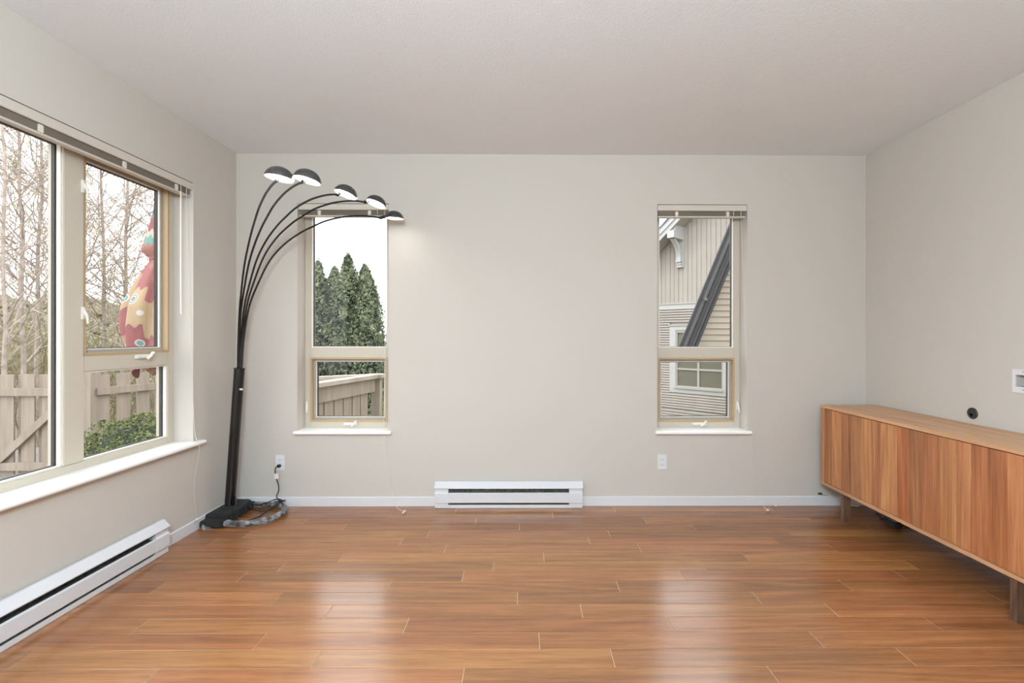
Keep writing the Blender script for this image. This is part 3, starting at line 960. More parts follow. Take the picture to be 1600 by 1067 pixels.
# arm tips: x, y, z, start offset in the pole, lean of the head to the right (deg), lean away from the camera side, distance to the head centre
arms = [(-1.193, 2.350, 2.033, -.020, 7, .02, .050), (-1.113, 2.450, 2.058, -.013, 12, .05, .058), (-1.092, 2.85, 2.113, -.004, 17, .13, .074),
        (-1.045, 3.20, 2.166, .004, 17, .17, .082), (-1.017, 3.45, 2.122, .011, 2, -.08, .095)]
HR = .066
for k, (ex, ey, ez, off, tilt, roll, hd) in enumerate(arms):
    d = np.array([ex, ey]) - PC
    L_ = np.linalg.norm(d)
    un = d / L_
    pts = []
    for r, z in prof:
        f = r / prof[-1, 0]
        zz = prof[0, 1] + (z - prof[0, 1]) * (ez - prof[0, 1]) / (prof[-1, 1] - prof[0, 1])
        w = max(0, 1 - f * 3)
        base = np.array([PC[0] + off * 1.15, PC[1] + .008 * (2 - k)])
        xy = (PC + d * f) * (1 - w) + (base + d * f) * w
        pts.append((xy[0], xy[1], zz))
    pts = [(PC[0] + off - .002, PC[1] + .008 * (2 - k), 1.0)] + pts
    arm = MB().tube(smoothpath(pts, 6), .0062, 10).build('arm', 'lamp_black', lamp, smooth='auto')
    tip = Vector((ex, ey, ez))
    out = Vector((un[0], un[1], 0))
    up = Vector((math.tan(R(tilt)), roll, 1)).normalized()
    tdir = (out - up * out.dot(up)).normalized()
    side = up.cross(tdir)
    rot = Matrix((tdir, side, up)).transposed().to_4x4()
    rim = tip + tdir * hd
    hm = Matrix.Translation(rim) @ rot
    cl0, cl1 = tip - out * .010, rim - tdir * (HR - .006) + up * .014
    head = MB()
    outer = [(HR * math.cos(t), .056 * math.sin(t)) for t in [math.pi / 2 * q / 9 for q in range(10)]]
    inner = [((HR - .003) * math.cos(t), .053 * math.sin(t)) for t in [math.pi / 2 * q / 9 for q in range(9, -1, -1)]]
    outer[-1] = (0, .056)
    MB().lathe(list(reversed(outer))[:], hm, 28)
    sh = MB().lathe([(0, .056)] + list(reversed(outer[:-1])), hm, 28)
    sh.f = [f for f in sh.f if len(f) == 4]
    shade = sh.build('lamp_shade', 'shade_black', lamp, smooth=True)
    ins = MB().lathe([(0, .053)] + inner[1:] + [(HR, 0)], hm, 28)
    ins.f = [f for f in ins.f if len(f) == 4]
    ins.build('shade_lining', 'shade_inside', shade, smooth=True)
    MB().lathe([(0, .040), (.020, .038), (.040, .026), (.047, .014), (.040, .007), (0, .004)], hm, 24).build('bulb', 'bulb_glow', shade, smooth=True)
    MB().tube([cl0, cl1], .0105, 12).build('shade_collar', 'lamp_black', lamp, smooth='auto')
    MB().tube([rim - tdir * .048 + up * .004, rim - tdir * .044 - up * .002, rim - tdir * .036 - up * .004], .0025, 6).build('switch_lever', 'plastic_dark', shade)

# cords
MB().tube(smoothpath([(LX + .034, LY - .01, .16), (-2.028, 3.425, .14), (-2.012, 3.39, .07), (-2.0, 3.34, .09), (-1.975, 3.35, .03), (-1.95, 3.33, .006),
                      (-1.91, 3.36, .006), (-1.86, 3.44, .012), (-1.80, 3.545, .06), (-1.775, 3.60, .060), (-1.79, 3.63, .055), (-1.85, 3.60, .052)], 7), .004, 8
          ).build('power_cord', 'cable_black', lamp, smooth=True)
MB().tube(smoothpath([(-1.99, 3.56, .05), (-1.93, 3.56, .048), (-1.87, 3.57, .065), (-1.825, 3.60, .075), (-1.80, 3.61, .052), (-1.85, 3.52, .02),
                      (-1.93, 3.50, .03), (-1.99, 3.51, .06)], 7), .004, 8).build('cord_coil', 'cable_black', lamp, smooth=True)
MB().tube(smoothpath([(-1.838, D - .028, .306), (-1.852, D - .04, .300), (-1.856, D - .042, .27), (-1.85, D - .04, .225), (-1.835, D - .035, .17),
                      (-1.834, D - .035, .125), (-1.846, D - .04, .09), (-1.835, D - .045, .068), (-1.80, D - .06, .05), (-1.755, D - .12, .043)], 7), .0036, 8
          ).build('plug_cord', 'cable_black', lamp, smooth=True)
pg = MB().box(-1.851, -1.826, D - .034, D - .0086, .298, .318).build('plug', 'cable_black', lamp, bevel=.004)
tgm = MB().hexa([(-1.858, D - .047, .216), (-1.826, D - .047, .219), (-1.826, D - .0455, .219), (-1.858, D - .0455, .216),
                 (-1.861, D - .047, .255), (-1.829, D - .047, .259), (-1.829, D - .0455, .259), (-1.861, D - .0455, .255)])
tgm.build('cord_tag', 'tag_pink', lamp)['label'] = 'pale pink paper tag on the cord'

# ------------------------------------------------------------------ outdoors: ground
GZ, PZ = -1.45, -.36                          # lower ground, raised yard beside the house
o = box('ground', 'soil_grass', None, -160, 120, -30, 200, GZ - .3, GZ)
tag(o, 'grassy lower ground around the house', 'ground', kind='structure')
o = box('yard_terrace', 'gravel', None, -16, -1.55, -8, 7.2, GZ, PZ)
tag(o, 'grey gravel yard beside the house', 'ground', kind='structure')


# ------------------------------------------------------------------ fences
def fence_boards(parent, p0, p1, near, far, wide, gap, back_w, zb, zt, dzig=(0.0,)):
    """upright boards on both sides of the rails, alternating, each a part"""
    p0, p1 = Vector((*p0, 0)), Vector((*p1, 0))
    d = (p1 - p0); L_ = d.length; d.normalize()
    n = Vector((-d.y, d.x, 0))
    def board(s, w, off, z0, z1, name):
        a, b_ = p0 + d * s + n * off, p0 + d * (s + w) + n * off
        t = n * .018
        MB().hexa([(*a.xy, z0), (*b_.xy, z0), (*(b_ + t).xy, z0), (*(a + t).xy, z0),
                   (*a.xy, z1), (*b_.xy, z1), (*(b_ + t).xy, z1), (*(a + t).xy, z1)]).build(name, 'cedar_grey', parent)
    s = 0.0; k = 0
    while s + wide <= L_ + .001:
        board(s, wide, near, zb, zt + dzig[k % len(dzig)], 'picket')
        if back_w and s + wide + gap <= L_:
            c = s + wide + gap / 2
            board(c - back_w / 2, back_w, far, zb, zt - .004, 'picket')
        s += wide + gap; k += 1


def rail(parent, p0, p1, off, th, z0, z1, name='rail', mat='cedar_grey', lean=0.0):
    p0, p1 = Vector((*p0, 0)), Vector((*p1, 0))
    d = (p1 - p0).normalized(); n = Vector((-d.y, d.x, 0))
    a, b_, t = p0 + n * off, p1 + n * off, n * th
    return MB().hexa([(*a.xy, z0), (*b_.xy, z0 + lean), (*(b_ + t).xy, z0 + lean), (*(a + t).xy, z0),
                      (*a.xy, z1), (*b_.xy, z1 + lean), (*(b_ + t).xy, z1 + lean), (*(a + t).xy, z1)]).build(name, mat, parent)


gate = thing('garden_gate', (-5.9, 5.6, PZ), 'weathered wooden picket gate with a diagonal brace beyond the wide window', 'gate')
fence_boards(gate, (-6.72, 5.6), (-5.10, 5.6), .002, .045, .150, .087, .070, -.31, .839, (0, .004, -.003))
rail(gate, (-6.72, 5.6), (-5.10, 5.6), -.038, .038, .597, .685)
rail(gate, (-6.72, 5.6), (-5.10, 5.6), -.038, .038, -.256, -.167)
dv = Vector((.735, 0, .68)).normalized(); pv = Vector((-dv.z, 0, dv.x))
A_, B_ = Vector((-6.02, 5.556, -.165)), Vector((-5.20, 5.556, .595))
w_ = pv * .040
MB().hexa([A_ - w_, B_ - w_, B_ - w_ + Vector((0, .036, 0)), A_ - w_ + Vector((0, .036, 0)),
           A_ + w_, B_ + w_, B_ + w_ + Vector((0, .036, 0)), A_ + w_ + Vector((0, .036, 0))]).build('diagonal_brace', 'cedar_grey', gate)
tag(box('timber_edging', 'cedar_grey', None, -6.9, -5.0, 5.40, 5.5, PZ, PZ + .045, .006), 'low timber edging on the gravel in front of the gate', 'edging')

fw = thing('picket_fence', (-9.0, 5.6, PZ), 'weathered picket fence running on from the hinge side of the gate', 'fence')
box('post', 'cedar_grey', fw, -6.90, -6.76, 5.56, 5.70, PZ, .865)
fence_boards(fw, (-11.6, 5.6), (-6.93, 5.6), .002, .045, .150, .087, .070, -.31, .835, (0, .004, -.003))
rail(fw, (-11.6, 5.6), (-6.90, 5.6), -.038, .038, .597, .685)
rail(fw, (-11.6, 5.6), (-6.90, 5.6), -.038, .038, -.256, -.167)

fs = thing('picket_fence', (-4.75, 6.6, PZ), 'weathered wooden picket fence behind the green shrub', 'fence')
FA, FB = (-4.93, 5.63), (-4.38, 7.15)
box('post', 'cedar_grey', fs, -5.085, -4.945, 5.56, 5.70, PZ, .865)
fence_boards(fs, FA, FB, .03, -.05, .145, .075, 0, -.31, .83, (0, .004, -.003))
rail(fs, FA, FB, -.012, .038, .60, .685)
rail(fs, FA, FB, -.012, .038, -.25, -.165)

fc = thing('board_fence', (-1.85, 4.9, PZ), 'wooden board fence with a flat cap outside the lamp window', 'fence')
CA, CB = (-2.125, 4.00), (-1.73, 5.66)
fence_boards(fc, CA, CB, .022, .055, .138, .022, .06, -.31, .72)
rail(fc, CA, CB, -.008, .030, .64, .795, 'top_rail')
rail(fc, CA, CB, -.055, .14, .797, .838, 'cap_rail', 'cedar_cap')
box('post', 'cedar_grey', fc, -1.775, -1.675, 5.64, 5.74, GZ, .797)
box('post_cap', 'cedar_cap', fc, -1.83, -1.64, 5.61, 5.78, .797, .840)

fd = thing('far_fence', (-2.3, 6.1, PZ), 'short far run of capped board fence before the conifers', 'fence')
DA, DB = (-2.75, 5.90), (-2.02, 6.42)
fence_boards(fd, DA, DB, .02, .05, .138, .02, 0, -.31, .70)
rail(fd, DA, DB, -.05, .14, .735, .78, 'cap_rail', 'cedar_cap')
rail(fd, DA, DB, -.01, .03, .60, .735, 'top_rail')


# ------------------------------------------------------------------ foliage
def leaf_mesh(name, mat, parent, pts, nrm, size, seed, wide=.5, loc=None, tilt=.9):
    """one small four-sided leaf at each point, turned at random about the outward direction"""
    g = np.random.default_rng(seed)
    n = len(pts)
    a = nrm + g.normal(0, tilt, (n, 3)); a /= np.linalg.norm(a, axis=1)[:, None]
    t = np.cross(a, g.normal(0, 1, (n, 3))); t /= np.linalg.norm(t, axis=1)[:, None]
    s = np.cross(a, t)
    sz = size * g.uniform(.6, 1.3, n)[:, None]
    v = np.stack([pts - t * sz, pts + s * sz * wide + a * sz * .12, pts + t * sz, pts - s * sz * wide + a * sz * .12], 1).reshape(-1, 3)
    me = bpy.data.meshes.new(name)
    org = np.array(parent['org'])
    me.from_pydata((v - org).tolist(), [], np.arange(4 * n).reshape(-1, 4).tolist())
    me.materials.append(M[mat])
    o = bpy.data.objects.new(name, me)
    col.objects.link(o)
    o.parent = parent
    o['kind'] = 'stuff'
    return o


def ellipsoid_pts(g, n, c, r, fill=.25, zmin=-.4):
    d = g.normal(0, 1, (n * 2, 3)); d /= np.linalg.norm(d, axis=1)[:, None]
    d = d[d[:, 2] > zmin][:n]
    lump = 1 + .08 * np.sin(d[:, 0] * 7 + 1) * np.cos(d[:, 1] * 6) + .06 * np.sin(d[:, 2] * 11 + d[:, 0] * 5)
    rr = (1 - fill * g.random(len(d)) ** 2) * lump
    return np.array(c) + d * np.array(r) * rr[:, None], d


def core(parent, name, mat, c, r, loc=None):
    mb = MB()
    prof = [(0, -1)] + [(math.cos(t), math.sin(t)) for t in np.linspace(-1.3, 1.3, 7)] + [(0, 1)]
    mb.lathe([(a * .86, z * .86) for a, z in prof], Matrix.Translation(c) @ Matrix.Diagonal((*r, 1)), 12)
    return mb.build(name, mat, parent, smooth=True)


g = np.random.default_rng(7)
sh = thing('boxwood_shrub', (-3.17, 3.98, PZ), 'rounded green boxwood shrub below the side window', 'shrub')
c_, r_ = (-3.12, 3.98, .08), (.52, .50, .56)
p, n = ellipsoid_pts(g, 16000, c_, r_, .22, -.6)
leaf_mesh('foliage', 'shrub_green', sh, p, n, .0135, 1)
core(sh, 'dark_core', 'thuja_inner', c_, r_)  # solid dark core filling the inside of the leaves
MB().tube([(-3.17, 3.98, PZ), (-3.17, 3.98, .1)], .03, 8).build('stem', 'bark_grey', sh)


def thuja(cx, cy, zt, w, seed, label):
    t = thing('conifer_tree', (cx, cy, GZ), label, 'tree', 'row of conifers beyond the fence')
    g = np.random.default_rng(seed)
    n = 9000
    h = zt - GZ
    u = g.random(n) ** .85
    ang = g.uniform(0, 2 * math.pi, n)
    prof = np.minimum(1, (1 - u) * 2.9) ** .75 * (1 - .15 * u)
    clump = .5 + .5 * np.sin(ang * 3 + u * 14 + seed) * np.sin(u * 31 + ang * 2 + seed * 2)
    rad = (w * prof * (.68 + .42 * clump) * (1 - .4 * g.random(n) ** 2) + .015) * (1 + .16 * g.normal(0, 1, n).clip(-1.2, 1.8))
    zj = GZ + .1 + u * h * .97 + .10 * clump + g.normal(0, .03, n)
    pts = np.stack([cx + rad * np.cos(ang), cy + rad * np.sin(ang), zj], 1)
    nr = np.stack([np.cos(ang), np.sin(ang), .15 + 0 * ang], 1)
    leaf_mesh('foliage', 'thuja_green', t, pts, nr, .042, seed + 50, .42, tilt=1.1)
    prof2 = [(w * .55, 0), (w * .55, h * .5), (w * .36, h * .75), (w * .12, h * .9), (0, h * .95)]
    MB().lathe([(.0, 0)] + prof2, Matrix.Translation((cx, cy, GZ + .15)), 12).build('dark_cone', 'thuja_inner', t, smooth=True)  # solid dark cone filling the inside of the foliage
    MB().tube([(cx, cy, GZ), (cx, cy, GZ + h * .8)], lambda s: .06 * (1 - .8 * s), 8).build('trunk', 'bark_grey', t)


th = [(-4.20, 9.9, 2.74, .52, 'leftmost conifer of the row seen through the lamp window'),
      (-3.98, 10.2, 2.68, .48, 'second conifer from the left in the lamp window'),
      (-3.60, 9.9, 2.90, .50, 'tallest pointed conifer in the middle of the lamp window'),
      (-3.32, 10.1, 2.70, .44, 'conifer just right of the tallest one in the row'),
      (-3.14, 9.75, 2.60, .40, 'rightmost conifer of the row with a ragged tip')]
for k, a in enumerate(th):
    thuja(a[0], a[1], a[2], a[3], 20 + k, a[4])
tb_ = thing('yellow_green_bush', (-2.35, 8.0, GZ), 'small yellow green bush to the right of the board fence', 'bush')
g = np.random.default_rng(9)
p, n = ellipsoid_pts(g, 3000, (-2.28, 8.0, -.55), (.42, .4, .62), .2, -.9)
leaf_mesh('foliage', 'lime_bush', tb_, p, n, .03, 3)
MB().tube([(-2.28, 8.0, GZ), (-2.28, 8.0, -.4)], .03, 6).build('stem', 'bark_grey', tb_)

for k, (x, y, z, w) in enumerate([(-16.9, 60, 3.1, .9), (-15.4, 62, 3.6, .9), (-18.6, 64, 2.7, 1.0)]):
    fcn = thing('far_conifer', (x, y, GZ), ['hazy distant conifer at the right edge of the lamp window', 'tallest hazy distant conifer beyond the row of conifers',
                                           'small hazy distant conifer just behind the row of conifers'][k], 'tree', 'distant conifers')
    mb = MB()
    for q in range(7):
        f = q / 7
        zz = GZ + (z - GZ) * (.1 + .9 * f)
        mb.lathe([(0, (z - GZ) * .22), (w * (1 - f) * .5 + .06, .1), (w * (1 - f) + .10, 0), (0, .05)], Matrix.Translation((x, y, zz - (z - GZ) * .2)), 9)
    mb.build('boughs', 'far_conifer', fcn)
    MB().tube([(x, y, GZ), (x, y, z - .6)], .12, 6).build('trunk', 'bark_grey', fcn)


# ------------------------------------------------------------------ bare trees beyond the gate
def bare_tree(x, y, h, r0, seed, label, mat='bark_grey', lean=(0, 0), leafy=1800, twig=1.0):
    t = thing('bare_tree', (x, y, GZ), label, 'tree', 'bare trees beyond the gate')
    rg = random.Random(seed)
    trunk, br = MB(), MB()
    tips = []
    pts = []
    px_, py_ = x, y
    nseg = 12
    for k in range(nseg + 1):
        f = k / nseg
        pts.append(Vector((px_ + lean[0] * f * h, py_ + lean[1] * f * h, GZ + h * f)))
        px_ += rg.uniform(-.05, .05); py_ += rg.uniform(-.05, .05)
    trunk.tube(smoothpath(pts, 3), lambda s: r0 * (1 - .88 * s) + .006, 7)
    trunk.build('trunk', mat, t, smooth='auto')

    def branch(p, d, length, rad, lvl):
        n = 5 if lvl < 2 else 3
        q = [p.copy()]
        dd = d.copy()
        for _ in range(n):
            dd = (dd + Vector((rg.uniform(-.2, .2), rg.uniform(-.2, .2), rg.uniform(-.06, .16)))).normalized()
            q.append(q[-1] + dd * length / n)
        br.tube(q, lambda s: rad * (1 - .6 * s), 4 if lvl < 2 else 3, caps=False)
        if lvl >= 1:
            tips.extend(q[1:])
        if lvl < 2:
            for _ in range(int(rg.uniform(4, 7) * twig) if lvl == 0 else int(rg.uniform(3, 5) * twig)):
                i = rg.randrange(1, n + 1)
                sd = Vector((rg.gauss(0, 1), rg.gauss(0, 1), rg.gauss(.2, .7))).normalized()
                nd = (dd * .9 + sd * .9).normalized()
                branch(q[i], nd, length * rg.uniform(.38, .65), max(rad * .5, .0046), lvl + 1)
    nb = int(h * 3.4)
    for k in range(nb):
        f = rg.uniform(.22, .98)
        i = f * nseg
        p = pts[int(i)].lerp(pts[min(int(i) + 1, nseg)], i - int(i))
        az = rg.uniform(0, 2 * math.pi)
        el = rg.uniform(.3, .95)
        d = Vector((math.cos(az) * math.cos(el), math.sin(az) * math.cos(el), math.sin(el)))
        branch(p, d, h * (.34 - .22 * f) * rg.uniform(.7, 1.3), (r0 * .30) * (1.05 - f) + .007, 0)
    b_ = br.build('branches', mat, t, recalc=False)
    b_['kind'] = 'stuff'
    gg = np.random.default_rng(seed)
    if leafy and tips:
        tp = np.array([tuple(q) for q in tips])
        tp = tp[gg.integers(0, len(tp), leafy)] + gg.normal(0, .03, (leafy, 3))
        leaf_mesh('buds', 'bud_leaf', t, tp, np.tile([0, 0, 1.0], (leafy, 1)), .026, seed + 5, .45, tilt=2)
    return t


trees = [(-9.60, 9.0, 9.0, .040, (-.005, 0), 'bark_grey', 'bare grey tree at the left edge of the large pane'),
         (-9.95, 9.6, 9.5, .045, (.01, 0), 'bark_grey', 'bare forked tree second from the left in the large pane'),
         (-10.6, 10.6, 10.0, .045, (.02, 0), 'bark_grey', 'bare tree with low crossing branches in the large pane'),
         (-11.0, 11.4, 9.0, .070, (.05, 0), 'bark_birch', 'pale birch trunk leaning right in the large pane'),
         (-10.3, 11.0, 10.0, .038, (.0, 0), 'bark_grey', 'bare tree half hidden by the wide mullion'),
         (-10.4, 12.0, 10.5, .045, (.0, 0), 'bark_grey', 'bare tree standing left in the casement pane'),
         (-9.45, 11.4, 10.0, .048, (.008, 0), 'bark_grey', 'straight bare tree in the middle of the casement pane'),
         (-9.1, 12.0, 9.5, .05, (.016, 0), 'bark_grey', 'bare tree standing just left of the folded umbrella'),
         (-13.0, 9.2, 9.5, .045, (.0, 0), 'bark_grey', 'bare tree beyond the fence past the left edge of the large pane'),
         (-16.2, 10.2, 10.0, .050, (.01, 0), 'bark_grey', 'bare tree furthest out along the fence line'),
         (-9.0, 13.2, 11.0, .045, (.0, 0), 'bark_grey', 'bare tree largely behind the folded umbrella')]
for k, (x, y, h, r0, ln, mt, lab) in enumerate(trees):
    bare_tree(x, y, h, r0, 100 + k, lab, mt, ln)

# brush under the trees and the wooded hill behind them
g = np.random.default_rng(31)
brs = thing('brush_thicket', (-12, 14, GZ), 'tangled brown brush and saplings under the bare trees', 'brush', kind='stuff')
mb = MB()
rg = random.Random(77)
for k in range(1500):
    y = rg.uniform(9.5, 26)
    x = -y * rg.uniform(.62, 2.1)
    hh = rg.uniform(1.2, 3.6)
    p0 = Vector((x, y, GZ))
    q = [p0]
    d = Vector((rg.gauss(0, .25), rg.gauss(0, .25), 1)).normalized()
    for _ in range(3):
        d = (d + Vector((rg.gauss(0, .18), rg.gauss(0, .18), 0))).normalized()
        q.append(q[-1] + d * hh / 3)
    mb.tube(q, lambda s: .018 * (1 - .7 * s), 3, caps=False)
    for _ in range(4):
        i = rg.randrange(1, 4)
        d2 = (d + Vector((rg.gauss(0, .8), rg.gauss(0, .8), rg.gauss(0, .3)))).normalized()
        mb.tube([q[i], q[i] + d2 * .4, q[i] + d2 * .8 + Vector((0, 0, .1))], .007, 3, caps=False)
mb.build('stems', 'thicket_brush', brs, recalc=False)['kind'] = 'stuff'
n = 26000
yy = g.uniform(10, 26, n)
pts = np.stack([-yy * g.uniform(.6, 2.1, n), yy, GZ + 3.2 * g.random(n) ** 1.6], 1)
leaf_mesh('leaves', 'thicket_brush', brs, pts, np.tile([0, -.5, .5], (n, 1)), .035, 8, .5, tilt=1)

mb = MB()
nx, ny = 130, 16
for j in range(ny):
    for i in range(nx):
        y = 40 + j * 3.4
        px_ = -2.7 + 2.5 * i / (nx - 1)            # runs from far left to behind the conifers
        x = px_ * y
        f = j / (ny - 1)
        ridge = 8.6 * min(1, max(.14, (-px_ - .22) / .45)) + .9 * math.sin(i * .7) + .6 * math.sin(i * 1.9 + 1)
        mb.v.append((x, y, GZ + max(0, ridge) * f ** .8))
for j in range(ny - 1):
    for i in range(nx - 1):
        k = j * nx + i
        mb.f.append((k, k + 1, k + nx + 1, k + nx))
hill_v = list(mb.v)
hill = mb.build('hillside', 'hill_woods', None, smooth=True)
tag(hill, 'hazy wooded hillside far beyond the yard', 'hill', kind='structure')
wd = thing('hillside_woods', (-60, 60, GZ), 'hazy mass of treetops covering the far hillside', 'woods', kind='stuff')
mb = MB()
rg = random.Random(5)
for k in range(3000):
    vx, vy, vz = hill_v[rg.randrange(len(hill_v))]
    s = rg.uniform(.5, 1.15)
    cxp = (vx + rg.uniform(-1.5, 1.5), vy + rg.uniform(-1.5, 1.5), vz + s * .4)
    mb.lathe([(0, -s * .7), (s * .8, -.1), (s * .6, s * .6), (0, s * rg.uniform(.9, 1.5))], Matrix.Translation(cxp), 6)
mb.build('treetops', 'hill_woods', wd, recalc=False)['kind'] = 'stuff'

# ------------------------------------------------------------------ folded patio umbrella
UX, UY = -3.60, 4.90
um = thing('patio_umbrella', (UX, UY, PZ), 'folded patio umbrella in red, teal and gold print outside the casement', 'umbrella')
keys = [(2.95, .035), (2.72, .075), (2.45, .125), (2.20, .185), (2.11, .20), (2.055, .125), (2.02, .135), (1.85, .23), (1.58, .345), (1.38, .36), (1.13, .335), (.98, .29)]
zs_, rs_ = [k_[0] for k_ in keys][::-1], [k_[1] for k_ in keys][::-1]
mb, uvs = MB(), []
nz, na = 44, 96
for j in range(nz):
    f = j / (nz - 1)
    z = .95 + 2.0 * f
    r = float(np.interp(z, zs_, rs_))
    for i in range(na):
        th_ = 2 * math.pi * i / na
        fold = .34 * abs(math.sin(th_ * 4 + .5 * math.sin(z * 3))) - .20 + .05 * math.sin(th_ * 13 + z * 2)
        rr = r * (1 + (fold - .14) * min(1, r / .15))
        zz = z + (.05 * math.sin(th_ * 4 + 1) + .03 * math.sin(th_ * 9)) * max(0, 1 - f * 4)
        mb.v.append((UX + rr * math.cos(th_), UY + rr * math.sin(th_), zz))
        uvs.append((i / na, f))
for j in range(nz - 1):
    for i in range(na - 1):
        k = j * na + i
        mb.f.append((k, k + 1, k + na + 1, k + na))
    mb.f.append((j * na + na - 1, j * na, (j + 1) * na, (j + 1) * na + na - 1))
cn = mb.build('canopy', 'umbrella_print', um, smooth=True)
set_uv(cn, uvs)
MB().tube([(UX, UY, PZ + .05), (UX, UY, 3.0)], .022, 12).build('pole', 'bark_grey', um, smooth='auto')
MB().lathe([(.0, 0), (.24, 0), (.24, .03), (.06, .07), (.03, .22), (.0, .22)], Matrix.Translation((UX, UY, PZ)), 20).build('base', 'plastic_dark', um, smooth='auto')
MB().lathe([(.128, -.02), (.140, -.01), (.140, .01), (.128, .02)], Matrix.Translation((UX, UY, 2.05)), 24).build('tie_strap', 'umbrella_print', um)
MB().lathe([(.0, .09), (.02, .07), (.03, .02), (.02, 0), (0, 0)], Matrix.Translation((UX, UY, 2.98)), 12).build('finial', 'bark_grey', um, smooth=True)

# ------------------------------------------------------------------ the neighbouring house, its wall turned 45 degrees
HO = Vector((4.01, 13.99, 0))
HU, HN = Vector((.70710678, -.70710678, 0)), Vector((-.70710678, -.70710678, 0))
TH = lambda u, n_, z: tuple(HO + HU * u + HN * n_ + Vector((0, 0, z)))
house = thing('neighbour_house', (4.01, 13.99, GZ), 'cream clapboard house with white trim outside the window by the sideboard', 'house')


def hbox(name, mat, par, u0, u1, n0, n1, z0, z1):
    return MB().prism([(n0, z0), (n1, z0), (n1, z1), (n0, z1)], TH, u0, u1).build(name, mat, par)


U0, U1 = -1.62, 5.4
apex = 3.69 + 3.34 * .82
MB().prism([(U0, GZ), (5.4, GZ), (5.4, apex - 2.2 * .82 + .1), (3.2, apex + .1), (U0, 3.69 + (U0 + .14) * .82 + .1)], lambda a, p, q: TH(p, a, q), -6.0, -.02
           ).build('wall', 'siding_cream', house)
WU0, WU1, WZ0, WZ1 = .26, 1.89, -.29, 1.63           # outer edge of the window trim
z = -.74
k = 0
while z < 2.06:                                       # lap siding courses
    z1 = min(z + .0715, 2.07)
    for a, b_ in ((U0, WU0), (WU1, U1)) if (z1 > WZ0 and z < WZ1) else ((U0, U1),):
        MB().prism([(-.02, z + .011), (.046, z + .011), (.008, z1), (-.02, z1)], TH, a, b_).build('clapboard', 'siding_cream', house)
    z = z1
z = GZ + .1
while z < -.87:
    MB().prism([(-.02, z + .011), (.046, z + .011), (.008, z + .0715), (-.02, z + .0715)], TH, U0, U1).build('clapboard', 'siding_cream', house)
    z += .0715
hbox('water_table', 'soffit_white', house, U0, U1, -.02, .045, -.84, -.775)
hbox('band_board', 'house_trim', house, U0, U1, -.02, .03, 2.06, 2.20)
hbox('band_cap', 'soffit_white', house, U0, U1, -.02, .055, 2.20, 2.245)
u = U0
k = 0
while u < 5.0:                                        # upright boards of the gable
    w_ = (.128, .146, .120, .140)[k % 4]
    zt_ = 3.69 + (u + .14) * .82 if u < 3.2 else 3.69 + 3.34 * .82 - (u + .14 - 3.2) * .82
    zt_ = max(zt_, 2.26)
    hbox('gable_board', 'siding_cream', house, u + .010, u + w_, -.02, .012 + .004 * (k % 2), 2.245, zt_)
    u += w_; k += 1
# window
wn_ = thing('window', TH(1.07, 0, .6), '', ''); del wn_['label'], wn_['category']
wn_.parent = house; wn_.location = Vector(wn_['org']) - house.location
hbox('window_trim', 'house_trim', wn_, WU0, .44, -.02, .045, WZ0, WZ1 - .04)
hbox('window_trim', 'house_trim', wn_, 1.79, WU1, -.02, .045, WZ0, WZ1 - .04)
hbox('window_trim', 'house_trim', wn_, .44, 1.79, -.02, .045, 1.47, WZ1 - .04)
hbox('window_trim', 'house_trim', wn_, .44, 1.79, -.02, .045, WZ0, -.17)
hbox('window_cap', 'soffit_white', wn_, WU0 - .02, WU1 + .02, -.02, .075, WZ1 - .04, WZ1)
hbox('window_ledge', 'soffit_white', wn_, .41, 1.80, .0, .085, -.17, -.125)
hbox('frame', 'soffit_white', wn_, .44, .485, -.06, .02, -.125, 1.47)
hbox('frame', 'soffit_white', wn_, 1.745, 1.79, -.06, .02, -.125, 1.47)
hbox('frame', 'soffit_white', wn_, .485, 1.745, -.06, .02, 1.40, 1.47)
hbox('frame', 'soffit_white', wn_, .485, 1.745, -.06, .02, -.125, -.09)
hbox('muntin', 'soffit_white', wn_, 1.07, 1.125, -.04, .015, -.09, 1.40)
for zz in (.355, .86):
    for ua, ub in ((.485, 1.07), (1.125, 1.745)):
        hbox('muntin', 'soffit_white', wn_, ua, ub, -.04, .012, zz, zz + .05)
zr_ = [(-.09, .355), (.405, .86), (.91, 1.40)]
for ua, ub in ((.485, 1.07), (1.125, 1.745)):
    for za, zb_ in zr_:
        hbox('pane', 'glass', wn_, ua, ub, -.016, -.012, za, zb_)
hbox('curtain', 'house_curtain', wn_, .485, 1.745, -.019, -.0185, -.09, 1.40)
# rake: roof slab with fascia boards and soffit, rising to a ridge at u = 3.2
PIT = .82
ra = lambda u_: 3.69 + (u_ + .14) * PIT
TR2 = lambda u_, n_, q: TH(u_, n_, ra(u_) + q)
def rake_piece(name, mat, n0, n1, q0, q1, ua=-1.7, ub=3.2):
    mb = MB().hexa([TR2(ua, n0, q0), TR2(ub, n0, q0), TR2(ub, n1, q0), TR2(ua, n1, q0),
                    TR2(ua, n0, q1), TR2(ub, n0, q1), TR2(ub, n1, q1), TR2(ua, n1, q1)])
    return mb.build(name, mat, house)
rake_piece('rake_soffit', 'soffit_white', -.02, .55, -.005, .03)
for k in range(8):
    rake_piece('soffit_slat', 'soffit_white', .0 + k * .068, .06 + k * .068, -.012, -.004)
rake_piece('fascia_board', 'house_trim', .55, .59, -.06, .20)
rake_piece('fascia_trim', 'house_trim', .59, .63, .08, .235)
rake_piece('roof_shingles', 'shingle', -6.0, .66, .235, .27)
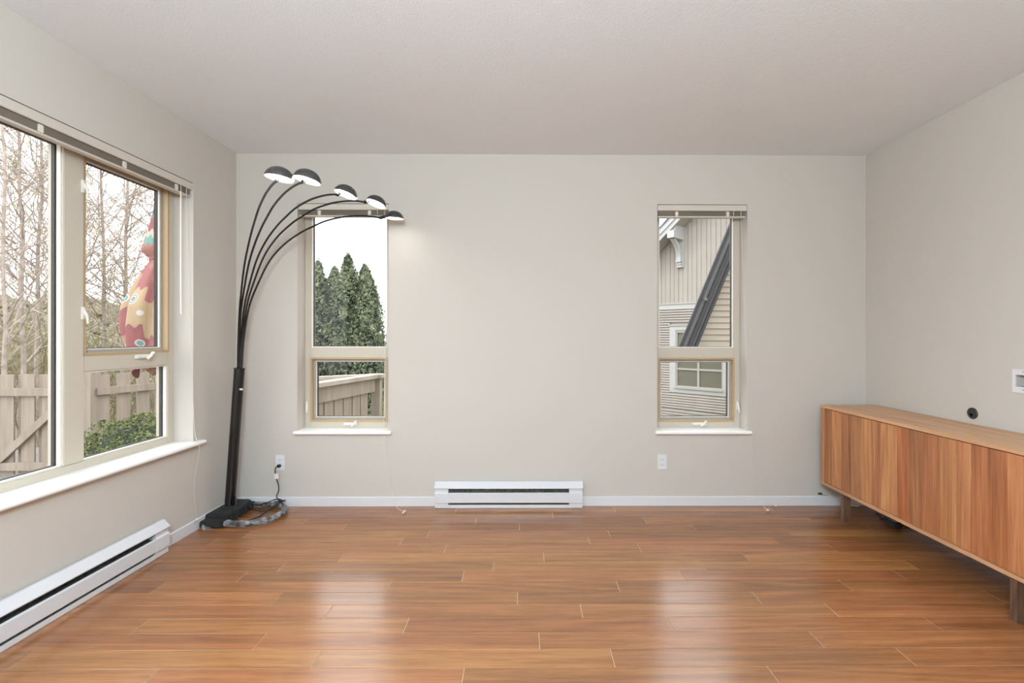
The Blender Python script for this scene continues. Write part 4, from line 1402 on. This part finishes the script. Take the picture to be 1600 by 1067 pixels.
for k in range(16):
    ua = -1.7 + k * .30
    mb = MB().hexa([TR2(ua, -6, .27), TR2(ua + .30, -6, .272), TR2(ua + .30, .665, .272), TR2(ua, .665, .27),
                    TR2(ua, -6, .29), TR2(ua + .30, -6, .276), TR2(ua + .30, .665, .276), TR2(ua, .665, .29)])
    mb.build('shingle_course', 'shingle', house)
# right-hand slope of the roof
rb = lambda u_: ra(3.2) - (u_ - 3.2) * PIT
for nm, mt, n0, n1, q0, q1 in (('rake_soffit', 'soffit_white', -.02, .55, -.005, .03), ('fascia_board', 'house_trim', .55, .59, -.06, .20),
                               ('roof_shingles', 'shingle', -6.0, .66, .235, .27)):
    f_ = lambda u_, n_, q: TH(u_, n_, rb(u_) + q)
    MB().hexa([f_(3.2, n0, q0), f_(6.4, n0, q0), f_(6.4, n1, q0), f_(3.2, n1, q0),
               f_(3.2, n0, q1), f_(6.4, n0, q1), f_(6.4, n1, q1), f_(3.2, n1, q1)]).build(nm, mt, house)
# carved bracket under the rake
bk = thing('eave_bracket', TH(.6, 0, 3.3), '', ''); del bk['label'], bk['category']
bk.parent = house; bk.location = Vector(bk['org']) - house.location
hbox('back_leg', 'house_trim', bk, .50, .68, .0, .07, 3.22, 4.20)
hbox('top_beam', 'house_trim', bk, .49, .69, .0, .62, 3.98, 4.18)
hbox('top_block', 'house_trim', bk, .50, .68, .0, .50, 4.18, 4.34)
arc = []
for k in range(9):
    t = k / 8
    arc.append((.07 + .40 * t ** 1.9, 3.42 + .56 * t ** .75))
lowr = [(p_ + .10 * (1 - .25 * i / 8), q_ - .02) for i, (p_, q_) in enumerate(arc)]
MB().prism(arc + lowr[::-1], TH, .525, .655).build('curved_brace', 'house_trim', bk)
hbox('scroll_foot', 'house_trim', bk, .515, .665, .05, .19, 3.36, 3.44)
hbox('scroll_foot', 'house_trim', bk, .525, .655, .05, .15, 3.29, 3.35)
hbox('scroll_foot', 'house_trim', bk, .515, .665, .05, .13, 3.22, 3.28)

# ------------------------------------------------------------------ projecting bay beside it, with a dark steep roof edge
bay = thing('roofed_bay', (3.6, 8.2, GZ), 'tan clapboard bay under a steep dark grey roof edge', 'building')
sl = (3.244 - 1.10) / (3.447 - 2.563)                  # steepness of the roof edge in this view
BY = 8.06
z = 1.02
while z < 5.2:
    z1 = z + .100
    xa = 2.66 + (z - 1.10) / sl
    MB().prism([(BY, z), (BY + .2, z), (BY + .2, z1), (BY + .022, z1)], lambda a, p, q: (a + (q - z) / sl * (a < 5), p, q), xa, 6.2).build('clapboard', 'siding_tan', bay)
    z = z1
def edge_strip(name, mat, off0, off1, y0, y1):
    zl, zh = 1.0, 5.6
    x_ = lambda z_, o_: 2.563 + o_ + (z_ - 1.10) / sl
    return MB().hexa([(x_(zl, off0), y0, zl), (x_(zl, off1), y0, zl), (x_(zl, off1), y1, zl), (x_(zl, off0), y1, zl),
                      (x_(zh, off0), y0, zh), (x_(zh, off1), y0, zh), (x_(zh, off1), y1, zh), (x_(zh, off0), y1, zh)]).build(name, mat, bay)
edge_strip('roof_edge', 'steel_dark', .0, .060, 7.975, 8.02)
edge_strip('roof_flashing', 'steel_face', .060, .125, 7.99, 8.05)
edge_strip('gutter_lip', 'steel_dark', .125, .195, 7.93, 8.02)
edge_strip('gutter_face', 'steel_face', .195, .240, 7.97, 8.02)
edge_strip('gutter_edge', 'steel_dark', .240, .290, 7.93, 8.05)
MB().tube([(2.985, 7.93, 1.9), (2.985, 7.905, 1.9)], .028, 10).build('bolt_head', 'steel_face', bay)
box('bay_underside', 'siding_tan', bay, 2.86, 6.2, BY + .012, BY + 1.6, .94, 1.02)
box('bay_body', 'siding_tan', bay, 4.3, 6.2, BY + .21, BY + 1.6, GZ, 5.2)
